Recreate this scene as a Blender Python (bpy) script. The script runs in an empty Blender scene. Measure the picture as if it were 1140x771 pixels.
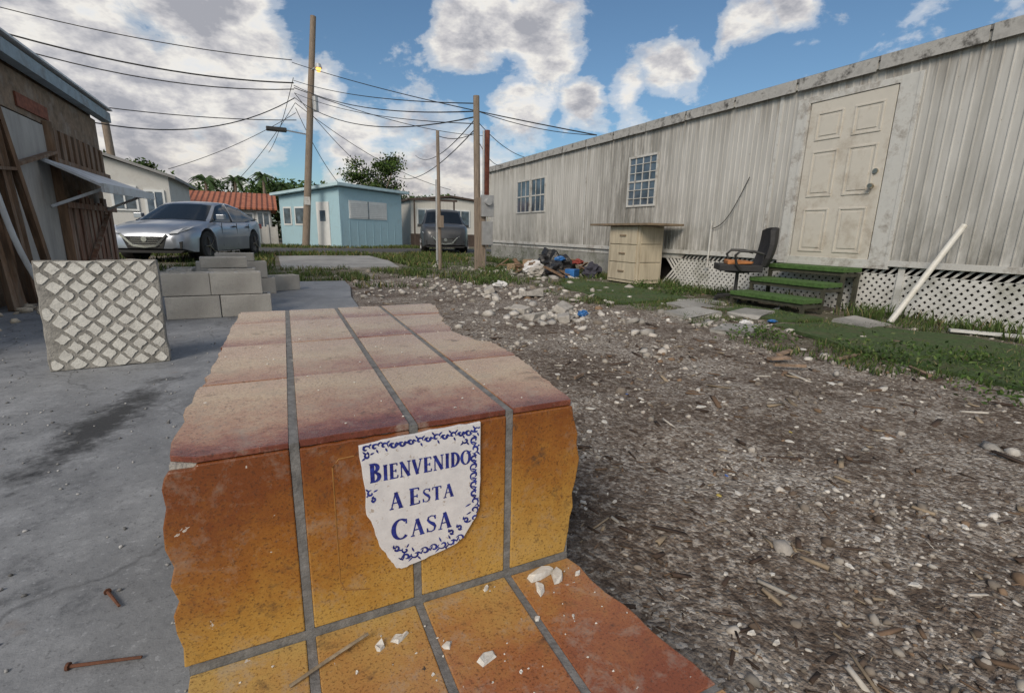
import bpy, bmesh, math, random
import numpy as np
from mathutils import Vector, Matrix, noise
random.seed(7); rng=np.random.default_rng(7)
scene=bpy.context.scene; COL=bpy.context.collection
PI=math.pi
# ---------------- camera
H=0.80
pitch=math.radians(13.1); yaw=math.radians(26.0); roll=math.radians(1.2)
fw=Vector((math.sin(yaw)*math.cos(pitch), math.cos(yaw)*math.cos(pitch), -math.sin(pitch)))
rt=Vector((math.cos(yaw),-math.sin(yaw),0)); up=rt.cross(fw)
c_,s_=math.cos(roll),math.sin(roll)
r2=rt*c_+up*s_; u2=up*c_-rt*s_
Mx=Matrix((r2,u2,-fw)).transposed().to_4x4(); Mx.translation=(0,0,H)
cam=bpy.data.cameras.new('camera'); co=bpy.data.objects.new('camera',cam); COL.objects.link(co)
co.matrix_world=Mx; cam.lens=17.0; cam.clip_start=0.02; cam.clip_end=2000
scene.camera=co
scene.view_settings.view_transform='Standard'; scene.view_settings.look='None'; scene.view_settings.exposure=0
# ---------------- node helpers
class NT:
    def __init__(s,nt): s.nt=nt
    def n(s,t,**kw):
        nd=s.nt.nodes.new(t)
        for k,v in kw.items(): setattr(nd,k,v)
        return nd
    def l(s,a,b): s.nt.links.new(a,b)
    def math(s,op,a,b=None,clamp=False,c=None):
        m=s.n('ShaderNodeMath',operation=op,use_clamp=clamp)
        for i,v in enumerate((a,b,c)):
            if v is None: continue
            if isinstance(v,(int,float)): m.inputs[i].default_value=v
            else: s.l(v,m.inputs[i])
        return m.outputs[0]
    def noise(s,vec,scale,detail=4,rough=.55,sc3=None,dist=0,cap=4):
        if sc3 is not None:
            mp=s.n('ShaderNodeMapping'); mp.inputs['Scale'].default_value=sc3; s.l(vec,mp.inputs[0]); vec=mp.outputs[0]
        t=s.n('ShaderNodeTexNoise'); t.inputs['Scale'].default_value=scale; t.inputs['Detail'].default_value=min(detail,cap)
        t.inputs['Roughness'].default_value=rough; t.inputs['Distortion'].default_value=dist; s.l(vec,t.inputs['Vector']); return t.outputs['Fac']
    def ramp(s,fac,stops,interp='LINEAR'):
        r=s.n('ShaderNodeValToRGB'); e=r.color_ramp.elements; r.color_ramp.interpolation=interp
        while len(e)>1: e.remove(e[-1])
        e[0].position=stops[0][0]; e[0].color=col(stops[0][1])
        for p,c in stops[1:]:
            x=e.new(p); x.color=col(c)
        s.l(fac,r.inputs[0]); return r.outputs[0]
    def mix(s,fac,a,b,bt='MIX'):
        m=s.n('ShaderNodeMix',data_type='RGBA',blend_type=bt)
        for sock,v in ((m.inputs[0],fac),(m.inputs[6],a),(m.inputs[7],b)):
            if isinstance(v,(int,float)): sock.default_value=v
            elif isinstance(v,tuple): sock.default_value=col(v)
            else: s.l(v,sock)
        return m.outputs[2]
    def bump(s,h,strength,dist=.01,normal=None):
        b=s.n('ShaderNodeBump'); b.inputs['Strength'].default_value=strength; b.inputs['Distance'].default_value=dist
        s.l(h,b.inputs['Height'])
        return b.outputs[0]
def col(c):
    if isinstance(c,(int,float)): return (c,c,c,1)
    return (c[0],c[1],c[2],1)
def newmat(name):
    m=bpy.data.materials.new(name); m.use_nodes=True; nt=m.node_tree
    b=nt.nodes['Principled BSDF']; T=NT(nt)
    tc=nt.nodes.new('ShaderNodeTexCoord'); return m,T,b,tc.outputs['Object']
def sc(c,k): return tuple(min(1,max(0,x*k)) for x in c)
def mat(name,base,rough=.7,var=.25,scale=6,bump=.2,bscale=60,metal=0,dirt=None,dirt_amt=.5,dscale=3,spec=.5,coat=0,attr=None,sc3=None,bd=.004):
    m,T,b,P=newmat(name)
    f=T.noise(P,scale,4,.65,sc3)
    c=T.ramp(f,[(.3,sc(base,1-var)),(.7,sc(base,1+var))])
    if attr:
        a=T.n('ShaderNodeAttribute',attribute_name=attr); c=T.mix(1.0,c,a.outputs['Color'],'MULTIPLY')
    if dirt:
        d=T.noise(P,dscale,5,.72,sc3,0,5)
        d=T.ramp(d,[(.48,0),(.66,1)]); d=T.math('MULTIPLY',d,dirt_amt); c=T.mix(d,c,dirt)
    T.l(c,b.inputs['Base Color'])
    b.inputs['Roughness'].default_value=rough; b.inputs['Metallic'].default_value=metal
    b.inputs['Specular IOR Level'].default_value=spec
    if coat: b.inputs['Coat Weight'].default_value=coat
    if bump: T.l(T.bump(T.noise(P,bscale,3,.6,sc3),bump,bd),b.inputs['Normal'])
    return m
# ---------------- mesh helpers
def link(o,parent=None):
    COL.objects.link(o)
    if parent: o.parent=parent
    return o
def empty(name):
    e=bpy.data.objects.new(name,None); e.empty_display_size=.1; COL.objects.link(e); return e
def mesh(name,verts,faces,m,parent=None,smooth=False):
    me=bpy.data.meshes.new(name); me.from_pydata([tuple(v) for v in verts],[],faces)
    ms=m if isinstance(m,(list,tuple)) else [m]
    for x in ms: me.materials.append(x)
    if smooth:
        for p in me.polygons: p.use_smooth=True
    me.update(); o=bpy.data.objects.new(name,me); return link(o,parent)
class MB:
    """accumulates boxes / prisms in one mesh"""
    def __init__(s): s.v=[];s.f=[];s.mi=[];s.uv=[]
    def add(s,v,f,mi=0,uv=None):
        o=len(s.v); s.v+= [tuple(x) for x in v]
        for i,q in enumerate(f):
            s.f.append(tuple(o+k for k in q)); s.mi.append(mi); s.uv.append(uv[i] if uv else None)
    def box(s,x0,x1,y0,y1,z0,z1,mi=0,M=None,jit=0):
        v=[Vector((x,y,z)) for z in (z0,z1) for y in (y0,y1) for x in (x0,x1)]
        if jit: v=[p+Vector([random.uniform(-jit,jit) for _ in range(3)]) for p in v]
        if M: v=[M@p for p in v]
        s.add(v,[(0,2,3,1),(4,5,7,6),(0,1,5,4),(2,6,7,3),(0,4,6,2),(1,3,7,5)],mi)
    def beam(s,a,b,w,h,mi=0,roll=0):
        a=Vector(a);b=Vector(b);d=b-a;L=d.length
        q=d.to_track_quat('X','Z').to_matrix().to_4x4(); q.translation=a
        q=q@Matrix.Rotation(roll,4,'X')
        s.box(0,L,-w/2,w/2,-h/2,h/2,mi,q)
    def prism(s,poly,ax,lo,hi,mi=0,uvf=None):
        n=len(poly)
        def P(a,b,c):
            return {'z':(a,b,c),'y':(a,c,b),'x':(c,a,b)}[ax]
        v=[P(a,b,lo) for a,b in poly]+[P(a,b,hi) for a,b in poly]
        f=[tuple(range(n))[::-1],tuple(range(n,2*n))]+[(i,(i+1)%n,n+(i+1)%n,n+i) for i in range(n)]
        uv=None
        if uvf:
            U=[uvf(a,b) for a,b in poly]*2
            uv=[[U[k] for k in q] for q in f]
        s.add(v,f,mi,uv)
    def cyl(s,a,b,r0,r1=None,n=12,mi=0,cap=True):
        if r1 is None: r1=r0
        a=Vector(a);b=Vector(b);q=(b-a).to_track_quat('Z','Y')
        v=[]
        for p,r in ((a,r0),(b,r1)):
            for i in range(n): v.append(p+q@Vector((r*math.cos(2*PI*i/n),r*math.sin(2*PI*i/n),0)))
        f=[(i,(i+1)%n,n+(i+1)%n,n+i) for i in range(n)]
        if cap: f+=[tuple(range(n))[::-1],tuple(range(n,2*n))]
        s.add(v,f,mi)
    def tube(s,pts,r,n=6,mi=0):
        pts=[Vector(p) for p in pts]; m=len(pts); v=[]; ref=Vector((.3,.2,1)).normalized()
        for i,p in enumerate(pts):
            d=(pts[min(m-1,i+1)]-pts[max(0,i-1)]).normalized(); a=d.cross(ref)
            if a.length<.05: a=d.cross(Vector((1,0,0)))
            a.normalize(); b=d.cross(a)
            for k in range(n): v.append(p+a*(r*math.cos(2*PI*k/n))+b*(r*math.sin(2*PI*k/n)))
        f=[(i*n+k,i*n+(k+1)%n,(i+1)*n+(k+1)%n,(i+1)*n+k) for i in range(m-1) for k in range(n)]
        f+=[tuple(range(n))[::-1],tuple(range((m-1)*n,m*n))]
        s.add(v,f,mi)
    def obj(s,name,mats,parent=None,smooth=False,bevel=0,fix=True):
        o=mesh(name,s.v,s.f,mats,parent,smooth)
        me=o.data
        me.polygons.foreach_set('material_index',s.mi)
        if any(u is not None for u in s.uv):
            ul=me.uv_layers.new(name='UVMap'); 
            for p,u in zip(me.polygons,s.uv):
                if u is None: continue
                for li,uvv in zip(p.loop_indices,u): ul.data[li].uv=uvv
        if fix:
            bm=bmesh.new(); bm.from_mesh(me); bmesh.ops.recalc_face_normals(bm,faces=bm.faces); bm.to_mesh(me); bm.free()
        if smooth: me.set_sharp_from_angle(angle=math.radians(50))
        if bevel:
            b=o.modifiers.new('bevel','BEVEL'); b.width=bevel; b.segments=2; b.limit_method='ANGLE'
        return o
def npmesh(name,V,F,m,parent=None,colors=None,smooth=False):
    me=bpy.data.meshes.new(name); nv=len(V); nf=len(F); k=F.shape[1]
    me.vertices.add(nv); me.vertices.foreach_set('co',V.astype(np.float32).ravel())
    me.loops.add(nf*k); me.loops.foreach_set('vertex_index',F.astype(np.int32).ravel())
    me.polygons.add(nf); me.polygons.foreach_set('loop_start',np.arange(0,nf*k,k,dtype=np.int32)); 
    me.polygons.foreach_set('loop_total',np.full(nf,k,dtype=np.int32))
    if smooth: me.polygons.foreach_set('use_smooth',np.ones(nf,dtype=bool))
    me.update(calc_edges=True)
    if colors is not None:
        a=me.color_attributes.new('col','FLOAT_COLOR','POINT')
        a.data.foreach_set('color',np.concatenate([colors,np.ones((nv,1))],1).astype(np.float32).ravel())
    me.materials.append(m); o=bpy.data.objects.new(name,me); return link(o,parent)
def N2(x,y,s,seed=0): return noise.fractal(Vector((x*s+seed,y*s-seed,seed*1.7)),1.0,2.0,4)

# ---------------- world
SUN_AZ=math.radians(228); SUN_EL=math.radians(36)
w=bpy.data.worlds.new('World'); scene.world=w; w.use_nodes=True; nt=w.node_tree; nt.nodes.clear(); T=NT(nt)
sky=T.n('ShaderNodeTexSky',sky_type='NISHITA'); sky.sun_disc=False; sky.sun_elevation=SUN_EL; sky.sun_rotation=SUN_AZ
sky.air_density=1.0; sky.dust_density=.8; sky.ozone_density=1.5
tc=T.n('ShaderNodeTexCoord'); D=tc.outputs['Generated']
sp=T.n('ShaderNodeSeparateXYZ'); T.l(D,sp.inputs[0])
blobs=[(-15,16,8,1.0),(-3,17,6.5,1.1),(4.5,13,4,.8),(-8,8,8,1),(8,8,4.5,.8),(22,20,3.6,.9),(28,20.5,4.5,1.0),(33,13.4,2.6,.85),(26,12.5,3.2,.85),
 (43,17.0,3.3,.9),(38.5,14.6,2.3,.8),(48,19.3,2.6,.8),(53,20,2.2,.7),(64,20,2.5,.4),(18,4.5,8,.85),(20,52,14,.7),(100,30,25,.9),(190,35,35,.9),(-90,35,30,.8)]
nz=T.n('ShaderNodeTexNoise'); nz.inputs['Scale'].default_value=6; nz.inputs['Detail'].default_value=2; T.l(D,nz.inputs['Vector'])
nc=T.n('ShaderNodeVectorMath',operation='SUBTRACT'); T.l(nz.outputs['Color'],nc.inputs[0]); nc.inputs[1].default_value=(.5,.5,.5)
wv=T.n('ShaderNodeVectorMath',operation='MULTIPLY_ADD'); T.l(nc.outputs[0],wv.inputs[0]); wv.inputs[1].default_value=(.12,.12,.05); T.l(D,wv.inputs[2])
nm=T.n('ShaderNodeVectorMath',operation='NORMALIZE'); T.l(wv.outputs[0],nm.inputs[0])
acc=None
for az,el,r,wt in blobs:
    a,e=math.radians(az),math.radians(el)
    dt=T.n('ShaderNodeVectorMath',operation='DOT_PRODUCT'); T.l(nm.outputs[0],dt.inputs[0]); dt.inputs[1].default_value=(math.sin(a)*math.cos(e),math.cos(a)*math.cos(e),math.sin(e))
    k=1.4/math.radians(r)**2
    g=T.math('MULTIPLY_ADD',dt.outputs['Value'],k,False,-k+math.log(wt)); g=T.math('EXPONENT',g)
    acc=g if acc is None else T.math('MAXIMUM',acc,g)
fb=T.noise(D,8,7,.60,(1,1,1.7),.15,7)
dens=T.math('MULTIPLY_ADD',fb,1.9,False,-.95); dens=T.math('ADD',dens,acc)
alpha=T.ramp(dens,[(.30,0),(.46,.45),(.72,1)],'EASE')
fb2=T.noise(D,10,6,.62,(1,1,2.0),.1,5)
thick=T.math('MULTIPLY_ADD',fb2,2.4,False,-1.2); thick=T.math('ADD',thick,T.math('MULTIPLY',dens,.75))
ccol=T.ramp(thick,[(.15,(.90,.92,.95)),(.42,(1.0,.97,.92)),(.68,(.70,.69,.71)),(.95,(.44,.45,.50))])
hz=T.ramp(sp.outputs['Z'],[(0.0,(.88,.83,.76)),(.16,(1,1,1)),(1,(1,1,1))])
ccol=T.mix(1.0,ccol,hz,'MULTIPLY')
bg1=T.n('ShaderNodeBackground'); skc=T.mix(1.0,sky.outputs[0],(.80,.98,1.06),'MULTIPLY'); T.l(skc,bg1.inputs[0]); bg1.inputs[1].default_value=.092
bg2=T.n('ShaderNodeBackground'); T.l(ccol,bg2.inputs[0]); bg2.inputs[1].default_value=.86
mx=T.n('ShaderNodeMixShader'); T.l(alpha,mx.inputs[0]); T.l(bg1.outputs[0],mx.inputs[1]); T.l(bg2.outputs[0],mx.inputs[2])
wo=T.n('ShaderNodeOutputWorld'); T.l(mx.outputs[0],wo.inputs[0])
sl=bpy.data.lights.new('sun','SUN'); sl.energy=2.5; sl.angle=math.radians(24); sl.color=(1,.88,.74)
so=bpy.data.objects.new('sun',sl); COL.objects.link(so)
sd=Vector((math.sin(SUN_AZ)*math.cos(SUN_EL),math.cos(SUN_AZ)*math.cos(SUN_EL),math.sin(SUN_EL)))
so.rotation_euler=(sd).to_track_quat('Z','Y').to_euler(); so.location=sd*60

# ---------------- ground
def gh(x,y):
    if x<.3 or y<-1.4 or x>7 or y>13: return 0
    k=min(1,(x-.3)/.5)*min(1,(7-x))*min(1,(13-y))*min(1,(y+1.4))
    k=max(0,k)
    return k*(.020*N2(x,y,1.1,3)+.008*N2(x,y,5,9)+.003*N2(x,y,19,5))
gx=np.concatenate([[-300,-80,-20,-6,-2,-.5,0,.25],np.arange(.3,2.5,.025),np.arange(2.5,7.05,.06),[8,10,14,20,40,100,300]])
gy=np.concatenate([[-200,-50,-10,-3],np.arange(-1.4,3,.03),np.arange(3,13.05,.07),[15,18,22,28,40,80,200,600]])
V=np.array([(x,y,gh(x,y)) for y in gy for x in gx]); nx=len(gx); ny=len(gy)
ii=np.arange(nx-1); F=np.concatenate([np.stack([j*nx+ii,j*nx+ii+1,(j+1)*nx+ii+1,(j+1)*nx+ii],1) for j in range(ny-1)])
m,T,b,P=newmat('ground_gravel')
n1=T.noise(P,1.5,5,.68,None,0,5); n2=T.noise(P,26,4,.78)
c=T.ramp(n1,[(.34,(.085,.062,.046)),(.48,(.17,.135,.108)),(.62,(.27,.235,.20)),(.72,(.37,.34,.30))])
c=T.mix(T.ramp(n2,[(.50,0),(.64,.75)]),c,(.42,.385,.34))
c=T.mix(T.ramp(n2,[(.34,.85),(.47,0)]),c,(.06,.042,.032))
vo=T.n('ShaderNodeTexVoronoi'); vo.inputs['Scale'].default_value=90; T.l(P,vo.inputs['Vector'])
sh=T.n('ShaderNodeSeparateColor'); T.l(vo.outputs['Color'],sh.inputs[0])
patch=T.ramp(n1,[(.42,.15),(.58,1)])
c=T.mix(T.math('MULTIPLY',patch,T.ramp(sh.outputs[0],[(.70,0),(.78,.85)],'CONSTANT')),c,(.50,.47,.43))
c=T.mix(T.ramp(sh.outputs[1],[(.76,0),(.82,.7)],'CONSTANT'),c,(.06,.043,.032))
sp=T.n('ShaderNodeSeparateXYZ'); T.l(P,sp.inputs[0])
far=T.ramp(T.math('MULTIPLY',sp.outputs[1],.02),[(.16,0),(.24,1)])
gn=T.ramp(T.noise(P,.9,4,.7),[(.40,0),(.56,1)])
side=T.ramp(T.math('MULTIPLY',sp.outputs[0],.1),[(.33,0),(.44,1)])
gm=T.math('MULTIPLY',T.math('MAXIMUM',far,side),gn)
c=T.mix(T.math('MULTIPLY',gm,.7),c,T.ramp(n2,[(.3,(.035,.05,.02)),(.7,(.10,.12,.05))]))
T.l(c,b.inputs['Base Color']); b.inputs['Roughness'].default_value=.92; b.inputs['Specular IOR Level'].default_value=.25
hh=T.math('ADD',T.math('MULTIPLY',vo.outputs['Distance'],-.6),T.math('MULTIPLY',n2,1.8))
T.l(T.bump(hh,.9,.012),b.inputs['Normal'])
npmesh('ground',V,F,m,smooth=True)

# ---------------- concrete slabs
def concrete(name,base,stain=False):
    m,T,b,P=newmat(name)
    a=T.noise(P,.9,6,.7,None,0,6); d=T.noise(P,8,5,.75,None,0,5); e=T.noise(P,70,3,.7)
    c=T.ramp(a,[(.3,sc(base,.55)),(.5,base),(.72,sc(base,1.4))])
    c=T.mix(T.ramp(d,[(.52,0),(.72,.6)]),c,sc(base,1.65)); c=T.mix(T.ramp(d,[(.30,.65),(.44,0)]),c,sc(base,.42))
    c=T.mix(T.ramp(e,[(.58,0),(.70,.6)]),c,sc(base,.4))
    c=T.mix(T.ramp(e,[(.28,.5),(.38,0)]),c,sc(base,1.9))
    if stain:
        mp=T.n('ShaderNodeMapping'); mp.vector_type='TEXTURE'; T.l(P,mp.inputs[0])
        mp.inputs['Location'].default_value=(-.66,2.35,0); mp.inputs['Rotation'].default_value=(0,0,math.radians(80)); mp.inputs['Scale'].default_value=(.62,.12,1)
        sx=T.n('ShaderNodeVectorMath',operation='MULTIPLY'); T.l(mp.outputs[0],sx.inputs[0]); sx.inputs[1].default_value=(1,1,0)
        ln=T.n('ShaderNodeVectorMath',operation='LENGTH'); T.l(sx.outputs[0],ln.inputs[0])
        q=T.math('ADD',ln.outputs['Value'],T.math('MULTIPLY_ADD',d,2.6,False,-1.3))
        k=T.ramp(q,[(.35,.9),(1,0)]); c=T.mix(k,c,(.035,.036,.038))
        rn=T.noise(P,3.2,4,.6); c=T.mix(T.ramp(rn,[(.66,0),(.76,.55)]),c,(.17,.10,.05))
    vc=T.n('ShaderNodeTexVoronoi',feature='DISTANCE_TO_EDGE'); vc.inputs['Scale'].default_value=.4
    wn=T.n('ShaderNodeTexNoise'); wn.inputs['Scale'].default_value=3; wn.inputs['Detail'].default_value=4; T.l(P,wn.inputs['Vector'])
    av=T.n('ShaderNodeVectorMath',operation='MULTIPLY_ADD'); T.l(wn.outputs['Color'],av.inputs[0]); av.inputs[1].default_value=(.5,.5,0); T.l(P,av.inputs[2]); T.l(av.outputs[0],vc.inputs['Vector'])
    cr=T.ramp(vc.outputs['Distance'],[(0,1),(.0015,.8),(.003,0)])
    c=T.mix(T.math('MULTIPLY',cr,.5),c,sc(base,.3))
    T.l(c,b.inputs['Base Color']); T.l(T.ramp(d,[(.3,.5),(.6,.85)]),b.inputs['Roughness']); b.inputs['Specular IOR Level'].default_value=.4
    T.l(T.bump(T.math('ADD',d,T.math('MULTIPLY',e,.5)),.5,.006),b.inputs['Normal']); return m
m_slab=concrete('slab_concrete',(.215,.225,.24),True)
m_pad=concrete('pad_concrete',(.29,.285,.27))
mb=MB(); poly=[(-6,-2),(.42,-2),(.44,-.5),(.41,1.0),(.46,2.1),(.50,3.1),(.42,3.9),(.52,4.9),(.74,5.15),(.78,6.0),(.92,7.1),(.95,7.95),(.3,8.0),(-.8,8.05),(-2.3,8.1),(-6,8.1)]
mb.prism(poly,'z',-.1,.035); mb.obj('concrete_slab',m_slab)
mb=MB(); mb.prism([(.1,10.9),(1.2,10.8),(2.5,11.0),(2.75,13.2),(2.7,16),(1.2,16.2),(.1,15.9)],'z',-.1,.03); mb.obj('driveway',m_pad)
mb=MB(); mb.prism([(-30,18.6),(60,21),(60,24.0),(-30,22.6)],'z',-.1,.012); mb.obj('road',mat('asphalt',(.07,.07,.07),.9,.3,2,.3,80))

# ---------------- tiled step (bench-like block)
def tilemat(name,stops,rough=.32,dust=.5):
    m,T,b,P=newmat(name)
    uv=T.n('ShaderNodeUVMap'); s=T.n('ShaderNodeSeparateXYZ'); T.l(uv.outputs[0],s.inputs[0])
    big=T.noise(P,8,4,.62); fine=T.noise(P,75,4,.78); sp=T.noise(P,240,2,.7)
    f=T.math('MULTIPLY_ADD',big,.9,False,-.45); f=T.math('ADD',f,s.outputs[1]); f=T.math('ADD',f,T.math('MULTIPLY_ADD',fine,.50,False,-.25))
    c=T.ramp(f,stops)
    c=T.mix(T.ramp(sp,[(.55,0),(.66,.65)]),c,(.07,.03,.015))
    d=T.noise(P,12,6,.8,None,.3,6)
    c=T.mix(T.ramp(d,[(.52,0),(.68,dust)]),c,(.36,.32,.27))
    c=T.mix(T.ramp(d,[(.31,.75),(.42,0)]),c,(.06,.042,.03))
    ch=T.noise(P,30,4,.82,None,.6)
    c=T.mix(T.ramp(ch,[(.69,0),(.70,1)]),c,(.52,.48,.43))
    c=T.mix(T.ramp(ch,[(.28,1),(.295,0)]),c,(.05,.038,.03))
    T.l(c,b.inputs['Base Color'])
    T.l(T.ramp(d,[(.3,rough*1.8),(.5,rough),(.7,min(.9,rough*2.4))]),b.inputs['Roughness'])
    T.l(T.bump(T.math('ADD',T.math('MULTIPLY',big,2.5),T.math('ADD',fine,T.math('MULTIPLY',sp,.5))),.40,.0016),b.inputs['Normal']); return m
mt_top=tilemat('tile_glaze_top',[(0,(.15,.045,.03)),(.16,(.25,.09,.055)),(.36,(.37,.20,.12)),(.7,(.50,.37,.235)),(1,(.47,.32,.215))],.22,.6)
mt_face=tilemat('tile_glaze_face',[(0,(.46,.28,.075)),(.28,(.39,.205,.045)),(.60,(.29,.115,.024)),(.95,(.18,.055,.016))],.22,.35)
mt_low=tilemat('tile_glaze_tread',[(0,(.23,.075,.036)),(.3,(.32,.125,.05)),(.62,(.40,.215,.07)),(1,(.45,.30,.10))],.24,.55)
m_grout=mat('grout',(.16,.158,.155),.9,.4,40,.6,150)
m_mortar=mat('mortar',(.38,.36,.33),.95,.3,15,.8,60,bd=.01)
step=empty('tiled_step')
def shx(y): return .024*(y-.72)/1.3
cols_x=[(-.158,-.004),(.010,.172),(.186,.343),(.357,.50)]
rows_y=[.722,1.070,1.418,1.766,2.02]
mb=MB(); Zt=.5; th=.010
rj=random.Random(3)
def jag(p0,p1,n,amp):
    out=[]
    for i in range(n+1):
        t=i/n; a=0 if i in(0,n) else rj.uniform(-amp,amp); b_=0 if i in(0,n) else rj.uniform(-amp,amp)
        out.append((p0[0]+(p1[0]-p0[0])*t+a,p0[1]+(p1[1]-p0[1])*t+b_))
    return out
for ci,(xa,xb) in enumerate(cols_x):
    for ri in range(4):
        y0,y1=rows_y[ri]+.0018,rows_y[ri+1]-.0018
        if ci==3:
            ed={0:[(.478,y0),(.505,.90),(.522,1.0),(.529,y1)],1:[(.531,y0),(.534,1.20),(.528,1.235),(.500,1.27),(.492,1.33),(.478,y1)],2:[(.482,y0),(.50,1.50),(.507,1.6),(.532,1.66),(.545,y1)],3:[(.548,y0),(.57,1.85),(.585,1.93),(.59,y1)]}[ri]
            ed=[(a-shx(b_),b_) for a,b_ in ed]
            e2=[]
            for i in range(len(ed)-1): e2+=jag(ed[i],ed[i+1],6,.004)[:-1]
            e2.append(ed[-1]); poly=[(xa,y0)]+e2+[(xa,y1)]
        elif ci==0:
            L=jag((xa,y1),(xa+.0,y0),11,.005); L=[(p[0]+(.004 if ri%2 else 0),p[1]) for p in L]
            poly=[(xb,y0),(xb,y1)]+L
            if ri==0: poly=[(xb,y0),(xb,y1)]+L[:-2]+[(-.150,.742),(-.118,.7235)]
        else: poly=[(xa,y0)]+(jag((xa,y0),(xb,y0),10,.0014)[1:-1] if ri==0 else [])+[(xb,y0),(xb,y1),(xa,y1)]
        dv=rj.uniform(-.10,.10)
        if ri>0: dv+=.26
        dz=rj.uniform(-.0016,.0016)
        poly=[(a+shx(b_),b_) for a,b_ in poly]
        mb.prism(poly,'z',Zt-th,Zt+dz,0,lambda a,b_,y0=y0,dv=dv:(0.5,(b_-y0)/.35+dv))
mb.obj('top_tiles',mt_top,step,bevel=.0022)
mb=MB(); yf=.72
for ci,(xa,xb) in enumerate(cols_x):
    z0,z1=.178,.4885
    if ci==0: poly=[(-.166,z0),(xb,z0),(xb,z1)]+[(-.118,z1),(-.121,.483),(-.150,.484),(-.156,.475)]+jag((-.160,.46),(-.166,z0),10,.005)[:-1]
    elif ci==3: poly=[(xa,z0),(.478,z0)]+jag((.482,.20),(.496,.33),5,.004)+jag((.500,.36),(.496,.43),4,.004)+[(.484,.466),(.480,z1),(xa,z1)]
    else: poly=[(xa,z0),(xb,z0)]+jag((xb,z1),(xa,z1),9,.0016)
    dv=[.12,.05,-.10,-.16][ci]
    mb.prism(poly,'y',yf,yf+th,0,lambda a,b_,dv=dv:(0.5,(b_-.17)/.32+dv))
mb.obj('face_tiles',mt_face,step,bevel=.0022)
mb=MB()
for ci,(xa,xb) in enumerate([(-.19,-.004),(.010,.172),(.186,.343),(.357,.56)]):
    for ri,(y0,y1) in enumerate([(.385,.716),(.04,.375)]):
        if ci==0:
            poly=[(xb,y0),(xb,y1)]+(jag((-.160,y1),(-.10,y0),9,.009) if ri==0 else jag((-.07,y1),(-.10,y0),6,.006))
        elif ci==3: poly=[(xa,y0)]+(jag((.531,y0),(.483,y1),9,.005) if ri==0 else jag((.56,y0),(.533,y1),6,.004))+[(xa,y1)]
        else: poly=[(xa,y0),(xb,y0),(xb,y1),(xa,y1)]
        dv=[.22,.1,-.04,-.2][ci]
        mb.prism(poly,'z',.157,.167+rj.uniform(-.001,.001),0,lambda a,b_,y0=y0,dv=dv:(0.5,(b_-y0)/.34*.85+dv))
mb.obj('tread_tiles',mt_low,step,bevel=.0022)
mb=MB()
mb.prism([(-.150,.7305),(.490,.7305),(.49,1.0),(.51,1.2),(.465,1.35),(.475,1.6),(.54,1.8),(.56,2.03),(-.135,2.03)],'z',.0,Zt-.0105,1)
for i,(xl,xr) in enumerate([(-.004,.010),(.172,.186),(.343,.357)]):
    mb.prism([(xl+.0004,.7225),(xr-.0004,.7225),(xr+.0236,2.02),(xl+.0244,2.02)],'z',Zt-.0104,Zt-.0022,0)
    mb.prism([(xl+.0004,.168),(xr-.0004,.168),(xr-.0004,.496),(xl+.0004,.496)],'y',yf+.0018,yf+.0104,0)
    mb.prism([(xl+.0004,.04),(xr-.0004,.04),(xr-.0004,.7215),(xl+.0004,.7215)],'z',.1572,.1652,0)
mb.prism([(-.09,.3752),(.53,.3752),(.53,.3848),(-.10,.3848)],'z',.1571,.1650,0)
mb.prism([(-.160,.7165),(.482,.7165),(.482,.7215),(-.160,.7215)],'z',.1573,.1775,0)
mb.prism([(-.152,.7290),(.49,.7290),(.49,.55),(.52,.35),(.545,.04),(-.08,.04),(-.085,.33),(-.13,.45),(-.15,.6)],'z',0,.1568,1)
mb.obj('core',[m_grout,m_mortar],step)
# ---------------- sign tile
m_sign,T,b,P=newmat('sign_glaze')
c=T.ramp(T.noise(P,30,4,.7),[(.3,(.56,.56,.58)),(.7,(.72,.72,.73))]); c=T.mix(T.ramp(T.noise(P,90,3,.75),[(.62,0),(.70,.65)]),c,(.3,.22,.14))
T.l(c,b.inputs['Base Color']); b.inputs['Roughness'].default_value=.22
m_blue,T,b,P=newmat('sign_cobalt')
c=T.ramp(T.noise(P,120,4,.7),[(.35,(.006,.010,.11)),(.7,(.03,.055,.32))]); T.l(c,b.inputs['Base Color']); b.inputs['Roughness'].default_value=.25
sign=empty('welcome_sign')
SO=(.092,.248)
spoly=[(.0,.232),(.006,.16),(.006,.115),(.014,.095),(.024,.052),(.040,.022),(.050,.003),(.060,.0),(.085,.004),(.115,.010),(.150,.018),(.170,.030),(.192,.062),(.199,.085),(.200,.150),(.200,.2405),(.15,.2395),(.10,.238),(.05,.236)]
e2=[]
for i in range(len(spoly)): e2+=jag(spoly[i],spoly[(i+1)%len(spoly)],4,.0013)[:-1]
mb=MB(); mb.prism([(SO[0]+a,SO[1]+b_) for a,b_ in e2],'y',yf-.0065,yf-.0006); mb.obj('tile',[m_sign],sign,bevel=.0008)
def inside(x,y,pl=spoly):
    ins=False;n=len(pl);j=n-1
    for i in range(n):
        if (pl[i][1]>y)!=(pl[j][1]>y) and x<(pl[j][0]-pl[i][0])*(y-pl[i][1])/(pl[j][1]-pl[i][1])+pl[i][0]: ins=not ins
        j=i
    return ins
sv=[];sf=[]; ys=yf-.0070; lay=[0]
def quad(pts):
    o=len(sv)
    for a,b_ in pts: sv.append((SO[0]+a,ys-lay[0]*.000004,SO[1]+b_))
    sf.append(tuple(range(o,o+len(pts))))
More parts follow.
